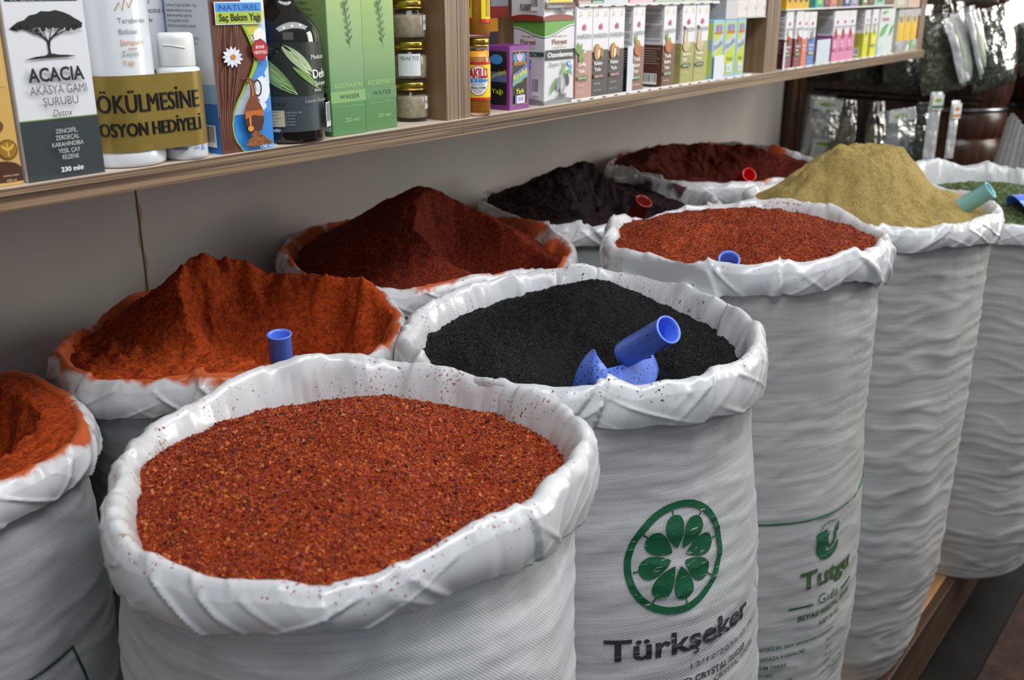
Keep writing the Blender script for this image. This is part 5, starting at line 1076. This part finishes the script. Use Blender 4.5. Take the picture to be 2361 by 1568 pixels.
for k, (x0, lab_) in enumerate(((1.628, 'white carton with small tan label, left of three in the grey white box'), (1.6645, 'white carton with small tan label, middle of three in the grey white box'), (1.701, 'white carton with small tan label, beside the second upright'))):
    f, l, fin = carton(lab_, x0, .7895, .0355, .03, .105, '#d9d4d0', z=.0970, group='white cartons above the hazelnut oil'); f.rect(6, 28, 28, 35.5, '#b5663e'); f.text('YAĞI', 10, 29.7, 3.6, '#e9dcd0', u1=24, bold=.03); f.para(['bitkisel', '20 ml'], 5, 30, 22, 2.2, 5, '#a9a29c'); f.ell(29, 14, 1.6, 2.6, '#7d8a74'); f.text('KARDEN', 4, 70, 5, '#55565c', u1=31); fin()
# right compartment
t = empty('display_tray', (0, 0, ZS), 'white display tray with torn flaps in the right shelf compartment', 'tray')
b = MB(); b.box(1.818, .7865, .0003, 2.43, .85, .0014, M_CARD); b.box(1.818, .7858, .0003, 2.43, .7866, .0030, M_CARD)
for i in range(14): b.box(1.83 + i * .043, .7852, .0002, 1.842 + i * .043, .7859, .0014, flat('#4a3a2c', .8))
b.build('tray_floor', t)
for x0, x1, h in ((1.818, 1.826, .050), (1.973, 2.040, .048)): b = MB(); b.box(x0, .7850, .0014, x1, .7859, h, flat('#c6d0d8', .5)); b.build('torn_flap', t)
GR_ = 'lotus mark cartons in the right compartment'
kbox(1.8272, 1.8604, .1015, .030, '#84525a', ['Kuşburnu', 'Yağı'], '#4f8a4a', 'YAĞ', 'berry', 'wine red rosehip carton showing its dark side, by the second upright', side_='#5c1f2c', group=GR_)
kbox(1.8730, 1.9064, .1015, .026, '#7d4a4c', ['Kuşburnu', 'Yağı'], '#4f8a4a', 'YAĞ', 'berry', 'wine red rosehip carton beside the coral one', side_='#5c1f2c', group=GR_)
kbox(1.9085, 1.9310, .0995, .028, '#dd7d62', ['Havuç', 'Yağı'], None, '', None, 'narrow coral carton between wine red and blue ones', group=GR_)
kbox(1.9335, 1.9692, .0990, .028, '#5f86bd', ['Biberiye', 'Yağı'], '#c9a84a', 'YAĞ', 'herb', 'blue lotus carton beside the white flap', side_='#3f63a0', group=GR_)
kbox(2.0600, 2.0985, .0978, .034, '#d886ac', ['Nar', 'Yağı'], '#b8386a', 'YAĞ', 'melon', 'pink lotus carton with purple side, first of the pink three', side_='#8a4a92', group=GR_)
kbox(2.0995, 2.1385, .0978, .030, '#d886ac', ['Nar', 'Yağı'], '#b8386a', 'YAĞ', 'melon', 'pink lotus carton, middle of the pink three', group=GR_)
kbox(2.1395, 2.1800, .0978, .030, '#d886ac', ['Nar', 'Yağı'], '#b8386a', 'YAĞ', 'melon', 'pink lotus carton, next to the yellow cartons', group=GR_)
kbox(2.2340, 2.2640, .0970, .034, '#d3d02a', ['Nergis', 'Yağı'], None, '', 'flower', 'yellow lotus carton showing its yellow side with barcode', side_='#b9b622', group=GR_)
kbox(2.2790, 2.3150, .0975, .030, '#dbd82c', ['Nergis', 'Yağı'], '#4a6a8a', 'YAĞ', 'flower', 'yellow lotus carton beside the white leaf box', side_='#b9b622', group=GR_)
f, l, fin = carton('white box with green leaves between the yellow cartons', 2.3260, .789, .096, .05, .0975, '#cfd8d4', z=.0015); f.leaf(4, 40, 60, 66, 9, '#4d9a4c'); f.leaf(6, 40, 58, 64, 4, '#6db562'); f.leaf(66, 40, 94, 64, 7, '#4d9a4c'); f.text('NEEM', 12, 72, 7, '#c85f6a', u1=56, bold=.03); f.leaf(8, 88, 50, 92, 4, '#7fb06a'); f.poly([(0, 4), (40, 4), (30, 24), (0, 16)], '#bcd6d8'); l.leaf(4, 40, 46, 66, 8, '#4d9a4c'); fin()
t = empty('plastic_tray', (0, 0, ZS), 'clear plastic tray of yellow cartons at the right end of the shelf', 'tray')
b = MB(); M_CL = film_mat('frosted tray plastic', .2, milky=.45)
b.box(2.440, .786, .0005, 2.592, .84, .0015, M_CL); b.box(2.440, .786, .0015, 2.592, .7868, .027, M_CL); b.box(2.440, .786, .0015, 2.4408, .84, .095, M_CL); b.build('tray_body', t)
b = MB(); b.box(2.440, .786, .080, 2.592, .7868, .096, M_CL); b.build('tray_lid', t); b = MB(); b.box(2.545, .7853, .006, 2.562, .7859, .022, flat('#5fc24a', .5)); b.build('price_sticker', t)
for k, (x0, lab_) in enumerate(((2.445, 'yellow carton in the clear tray, first of three'), (2.494, 'yellow carton in the clear tray, second of three'), (2.543, 'yellow carton in the clear tray, beside the last upright'))):
    f, l, fin = carton(lab_, x0, .7885, .045, .04, .082, '#e0b81e', z=.0018, group='yellow cartons in the clear tray'); f.line([(8, 20), (16, 34), (10, 48), (18, 62)], 4, '#c98a1e'); f.line([(28, 18), (36, 34), (30, 50), (37, 64)], 3, '#e8d47a'); f.rect(12, 66, 32, 76, '#4a7ab0'); fin()
# upper row, right compartment
t = empty('display_tray', (0, 0, ZS + .1045), 'upper white display tray in the right compartment', 'tray')
b = MB(); b.box(1.815, .787, 0, 2.40, .84, .0010, M_CARD); b.box(1.815, .7862, 0, 2.40, .787, .0030, M_CARD)
b.build('tray_floor', t)
for x0, x1, c, c2, lab_ in ((1.822, 1.925, '#d9aa1e', '#3a3526', 'yellow box with a row of dark beans above the wine red cartons'), (1.956, 1.998, '#3f9a94', '#9ad05a', 'teal carton on the upper right tray'), (2.000, 2.026, '#7a3038', '#a05a5a', 'wine red carton on the upper right tray'), (2.028, 2.068, '#a8786a', '#e08a6a', 'salmon brown carton on the upper right tray'), (2.070, 2.100, '#7a5a34', '#8a6a44', 'brown cardboard carton on the upper right tray'), (2.104, 2.136, '#3c4a86', '#c9c9d6', 'navy carton on the upper right tray'), (2.138, 2.185, '#8a86a0', '#b9b5c4', 'lavender grey carton on the upper right tray'), (2.205, 2.240, '#6a7a4c', '#d9d4c4', 'moss green carton on the upper right tray'), (2.242, 2.275, '#6a4a2c', '#8a6a44', 'dark brown carton on the upper right tray'), (2.280, 2.345, '#9ac2b4', '#4f9a6a', 'pale mint carton on the upper right tray'), (2.347, 2.380, '#7a5634', '#8a6a44', 'chestnut brown carton on the upper right tray'), (2.405, 2.500, '#b5b09a', '#cfcabc', 'beige box on the upper right tray'), (2.505, 2.590, '#c9b8ac', '#d8a88c', 'pale pink beige box beside the last upright')):
    f, l, fin = carton(lab_, x0, .7895, x1 - x0, .036, .09, c, z=.1058 if x1 < 2.4 else .0985, group='cartons on the upper right tray'); q = (x1 - x0) * 1000
    if q > 100:
        for i in range(4): f.ell(14 + 25 * i, 20, 6, 8, c2); f.ell(15 + 25 * i, 20, 2.5, 5, '#6a5a3a')
        for i in range(1, 4): f.rect(25.7 * i, 0, 25.7 * i + .7, 90, '#b08a14')
    else: f.rect(q * .25, 8, q * .75, 22, c2); f.text('KARDEN', q * .12, 40, 4.5, '#e6e6e6', u1=q * .88)
    fin()
# ---------------------------------------------------------------- hanging goods beyond the shelf
M_HERB = noise_mat('dark dried leaves', [(.3, '#252a1a'), (.5, '#4f5338'), (.62, '#74785a'), (.75, '#a3a382')], (85, 85, 85), 6, .8, 1, .006)
M_HERB2 = noise_mat('black green dried leaves', [(.3, '#171b13'), (.5, '#31372a'), (.65, '#52573f'), (.8, '#7d8064')], (85, 85, 85), 6, .8, 1, .006)
M_TEA = noise_mat('pale dried stems', [(.3, '#4c4a36'), (.6, '#77745a'), (.8, '#9b9878')], (60, 60, 160), 5, .8, .6)
M_FOIL = noise_mat('crumpled silver foil', [(.3, '#d6d9db'), (.7, '#f1f3f3')], (25, 25, 25), 4, .30, .7, .01, metal=.45)
def pillow(b, w, h, t, m, z1=0., sd=0., nu=26, nv=30, crum=.004, inset=1., taper=0.):
    """soft bag hanging from (0,0,z1) down to z1-h, both faces closed at the edges"""
    u = np.linspace(-1, 1, nu)[:, None] + np.zeros((1, nv)); v = np.linspace(0, 1, nv)[None] + np.zeros((nu, 1))
    th = t * np.clip(1 - np.abs(u) ** 2.6, 0, 1) ** .6 * np.clip(np.sin(PI * np.clip(v * .97 + .015, 0, 1)), 0, 1) ** .45 * (.45 + .75 * v)
    for s in (1, -1):
        c = crum * fbm(u * 2.2 + sd, v * 3.4, s * 5. + sd, 3) * np.clip(1 - np.abs(u) ** 4, 0, 1)
        X = u * w / 2 * inset * (1 - taper * (1 - v)) + .05 * w * fbm(u * 0 + sd, v * 2.5, sd, 2); P = np.stack([X, -s * th * inset + c, z1 - v * h], 2)
        b.grid(P if s == 1 else P[::-1], m)
def herb_bag(x, y, ztop, w, h, rotz, label, group, cont=M_HERB, film=M_FILM, t=.030, header=None, tilt=0., sd=1., fill=.86, taper=.0, strip=False):
    root = empty('herb_bag' if cont else 'clear_bag', (x, y, ztop), label, 'bag', group, rotz); root.rotation_euler.y = tilt
    b = MB(); pillow(b, w, h, t, film, 0, sd, taper=taper); b.build('cellophane', root)
    if cont: b = MB(); pillow(b, w * .93, h * fill, t * .9, cont, -h * (1 - fill) * .9, sd + .3, crum=.005, taper=taper); b.build('contents', root)
    if header:
        b = MB(); hh = .036; b.box(-w * .42, -.006, -hh - .004, w * .42, -.0045, -.004, flat('#d9dcd9', .5)); f = facef(b, -w * .42, -.006, -hh - .004); q = w * 840
        f.rect(0, 0, q, 7, '#2f7a4c'); f.ell(q * .5, 21, q * .30, 6, '#7fae3c'); f.ell(q * .5, 21, q * .26, 4.6, '#93bd4c'); f.text('doğal', q * .3, 19.2, 4.2, '#4c7a2c', u1=q * .7, bold=.02); b.build('header_card', root)
    if header == 2:
        b = MB(); zl = -h * .62; b.box(-w * .33, -t * 1.05 - .004, zl - .05, w * .33, -t * 1.05 - .003, zl, flat('#cfd2ce', .5)); f = facef(b, -w * .33, -t * 1.05 - .004, zl - .05); q = w * 660
        f.ell(q * .5, 38, q * .36, 6, '#8ab446'); f.text('doğal', q * .25, 36, 4.2, '#4c7a2c', u1=q * .75, bold=.02)
        for i in range(5): f.rect(q * .1, 26 - 5 * i, q * .9, 28 - 5 * i, '#a4a6a2')
        b.build('paper_label', root)
    if strip:
        b = MB(); u = np.linspace(0, 1, 30); P = np.zeros((30, 5, 3))
        for k in range(5): P[:, k, 0] = w * .40 + (k - 2) * .008 + .006 * np.sin(u * 5 + sd); P[:, k, 1] = -t * .55 - .008 - .006 * np.abs(k - 2) * 0 - .004 * np.sin(u * 9 + k); P[:, k, 2] = -h * (.1 + .85 * u)
        b.grid(P, M_FOIL); b.build('foil_seam', root)
    return root
RZ = math.radians(-38)
rail = empty('hanging_rail', (2.92, 0, -.283), 'dark metal rail carrying the clear bags below the end of the shelf', 'rail')
b = MB(); b.tube([(0, 1.16, 0), (0, .70, 0)], .0045, flat('#1c1a18', .4, .6), 10); b.tube([(.05, 1.16, -.02), (.05, .72, -.02)], .004, flat('#1c1a18', .4, .6), 10); b.build('rod', rail)
for y in (1.10, 1.03, .96, .88, .80, .75):
    b = MB(); b.tube([(.05, y, 0), (-.07, y, -.003), (-.085, y, .006)], .0026, flat('#1c1a18', .4, .6), 8); b.build('hook', rail)
rail = empty('hanging_rail', (2.95, 0, -.02), 'dark metal rail carrying the bags of dark leaves past the last upright', 'rail')
b = MB(); b.tube([(0, 1.16, 0), (0, .56, 0)], .005, flat('#1c1a18', .4, .6), 10); b.build('rod', rail)
for y in (1.12, 1.0, .9, .80, .69, .61):
    b = MB(); b.tube([(.05, y, 0), (-.10, y, -.003), (-.115, y, .006)], .0026, flat('#1c1a18', .4, .6), 8); b.build('hook', rail)
GH = 'cellophane bags of dark dried leaves'
herb_bag(2.85, .812, -.035, .135, .235, RZ, 'cellophane bag of dark green leaves with a silver seam, hanging next to the last upright', GH, M_HERB, t=.036, tilt=-.16, sd=1, strip=True)
herb_bag(2.88, .700, -.050, .130, .205, RZ, 'cellophane bag of black green leaves, hanging to the right of the one with silver seam', GH, M_HERB2, t=.036, tilt=-.22, sd=2.4)
herb_bag(2.98, .615, -.060, .120, .155, RZ, 'cellophane bag of dark leaves, the rightmost of the hanging row', GH, M_HERB2, t=.034, tilt=-.25, sd=3.1)
herb_bag(2.80, .845, .16, .13, .195, RZ, 'cellophane bag of leaves at the picture top, its foot just above the silver seam', GH, M_HERB, t=.035, sd=4.4)
herb_bag(2.84, .735, .16, .14, .200, RZ, 'bulging cellophane bag of olive leaves at the picture top right', GH, M_HERB, t=.04, sd=5.2)
for k, (y, lab_) in enumerate(((1.15, 'bag of dark leaves under the shelf, beside the wooden post'), (1.03, 'bag of dark leaves under the shelf, between two other dark bags'), (.925, 'bag of dark leaves under the shelf, just left of the bag with silver seam'))):
    herb_bag(2.97, y, -.05, .13, .215 + .005 * k, RZ, lab_, GH, M_HERB2, t=.035, sd=6.3 + k)
for k, (x, y, z, tl, sd) in enumerate(((2.80, .768, -.07, -.42, 1.2), (2.82, .728, -.06, -.40, 2.9))):
    t = empty('foil_packet', (x, y, z), ('bright silver foil packet leaning against the bag of dark green leaves', 'narrow silver foil packet between two bags of dark leaves')[k], 'packet', 'silver foil packets', RZ); t.rotation_euler.y = tl
    b = MB(); pillow(b, (.052, .038)[k], .175, .008, M_FOIL, 0, sd, 10, 26, .006); b.build('foil', t)
    b = MB(); pillow(b, .018, .15, .0100, flat('#c9d4b4', .4), -.008, sd, 6, 20, .004); b.build('paper_strip', t)
GC = 'clear bags with pale stems and green header cards'
herb_bag(2.86, 1.092, -.298, .105, .185, RZ, 'clear bag with green header card and green label, next to the wooden post', GC, None, M_MILK, .016, 2, .10, 1.7)
herb_bag(2.93, 1.135, -.298, .10, .17, RZ, 'clear bag with green header half hidden beside the wooden post', GC, None, M_MILK, .015, 1, .05, 2.2)
herb_bag(2.86, 1.025, -.300, .085, .17, RZ, 'bunched clear bag of pale stems, second along the rail', GC, M_TEA, M_FILM, .02, None, .05, 3.3, .7, .55)
herb_bag(2.86, .950, -.300, .085, .17, RZ, 'bunched clear bag of straw coloured stems, third along the rail', GC, M_TEA, M_FILM, .02, None, -.03, 4.1, .6, .5)
herb_bag(2.84, .880, -.312, .095, .17, RZ, 'milky clear bag with a square white and green header card', GC, None, M_MILK, .018, 1, -.10, 5.5)
herb_bag(2.86, .815, -.290, .07, .19, RZ, 'clear bag of dark flowers beside the silver header strip', GC, M_HERB2, M_FILM, .02, None, 0, 6.1, .55)
for k, (x, y, z, w) in enumerate(((2.83, .790, -.262, .036), (2.84, .742, -.282, .026))):
    t = empty('foil_packet', (x, y, z), ('slim silver packet with green print hanging from the lower rail', 'slim silver packet with orange print, last on the lower rail')[k], 'packet', 'slim hanging packets', RZ)
    b = MB(); pillow(b, w, (.185, .15)[k], .006, M_FOIL, 0, 2.2 + k, 10, 26, .004); b.build('foil', t)
    b = MB(); b.box(-w * .45, -.0095, -.045, w * .45, -.0085, -.006, flat('#dfe2df')); f = facef(b, -w * .45, -.0095, -.045); f.rect(0, 4, w * 900, 11, ('#2f7a4c', '#c97a3c')[k]); f.ell(w * 450, 24, w * 300, 5, ('#7fae3c', '#c97a3c')[k]); b.build('header_card', t)
t = empty('bag_clip', (2.80, .862, -.425), 'small light blue clip at the foot of the milky bag behind the khaki mound', 'clip', None, RZ)
b = MB(); b.lathe([(.009, -.018), (.011, -.016), (.011, .016), (.009, .018)], flat('#2f9fe0', .3), 24); b.build('clip_body', t)

# ---------------------------------------------------------------- barrels and a spare sack behind
M_BAR = noise_mat('dark barrel wood', [(.3, '#2a1710'), (.5, '#3d2216'), (.7, '#50301f')], (60, 60, 2), 5, .30, .05)
for k, (x, y, r, lab_) in enumerate(((3.13, .80, .129, 'dark brown round bodied barrel behind the hanging packets'), (3.36, .60, .15, 'dark brown barrel farthest right, behind the herbs'))):
    t = empty('wooden_barrel', (x, y, ZF), lab_, 'barrel', 'dark barrels')
    H = (-.10, -.20)[k] - ZF; pr = []
    for z0, z1, bl in ((0, .34, .014), (.34, .62, .014), (.62, .87, .012), (.87, .955, .010), (.955, 1.035, .010), (1.035, H, .016)):
        for q in np.linspace(0, 1, 12): pr.append((r - .016 + bl * math.sin(PI * q) ** .55, z0 + (z1 - z0) * (.01 + .98 * q)))
    b = MB(); b.lathe(pr, M_BAR, 64); b.build('barrel_body', t)
    for z in (.34, .87, 1.035): b = MB(); b.lathe([(r - .012, z - .006), (r - .009, z - .005), (r - .009, z + .005), (r - .012, z + .006)], M_STEEL, 64, caps=False); b.build('hoop', t)
    b = MB(); b.lathe([(r - .03, H), (r - .03, H + .012), (r - .05, H + .018), (.0005, H + .02)], M_BAR, 48); b.build('lid', t)
t = empty('white_sack', (2.665, .47, ZP), 'pleated plain white sack standing behind the herb sack at the right edge', 'sack')
nt, nz = 140, 60; th = np.linspace(0, 2 * PI, nt, endpoint=False)[:, None] + np.zeros((1, nz)); s = np.linspace(0, 1, nz)[None] + np.zeros((nt, 1))
R = .145 * (1 - .30 * s ** 3) + .0022 * np.cos(th * 44 + 2 * s) * s + .007 * fbm(np.cos(th) * 2, np.sin(th) * 2, s * 4, 3); Hh = .86 + .035 * fbm(np.cos(th) * 1.5, np.sin(th) * 1.5, 3., 2) - .02 * np.cos(th)
b = MB(); b.grid(np.stack([R * np.cos(th), R * np.sin(th), Hh * s], 2), M_WEAVE_F, True, True); Ri = R[:, ::-1] - .004
b.grid(np.stack([Ri * np.cos(th), Ri * np.sin(th), (Hh * s)[:, ::-1] - .0005], 2)[:, :20], M_WEAVE_F, True, True); o = b.build('sack_body', t)
uvl = o.data.uv_layers.new(name='UVMap'); n = len(o.data.loops); li = np.zeros(n, int); o.data.loops.foreach_get('vertex_index', li)
co = np.zeros(len(o.data.vertices) * 3); o.data.vertices.foreach_get('co', co); co = co.reshape(-1, 3)[li]; uvl.data.foreach_set('uv', np.stack([np.arctan2(co[:, 1], co[:, 0]) * .14, co[:, 2]], 1).reshape(-1))
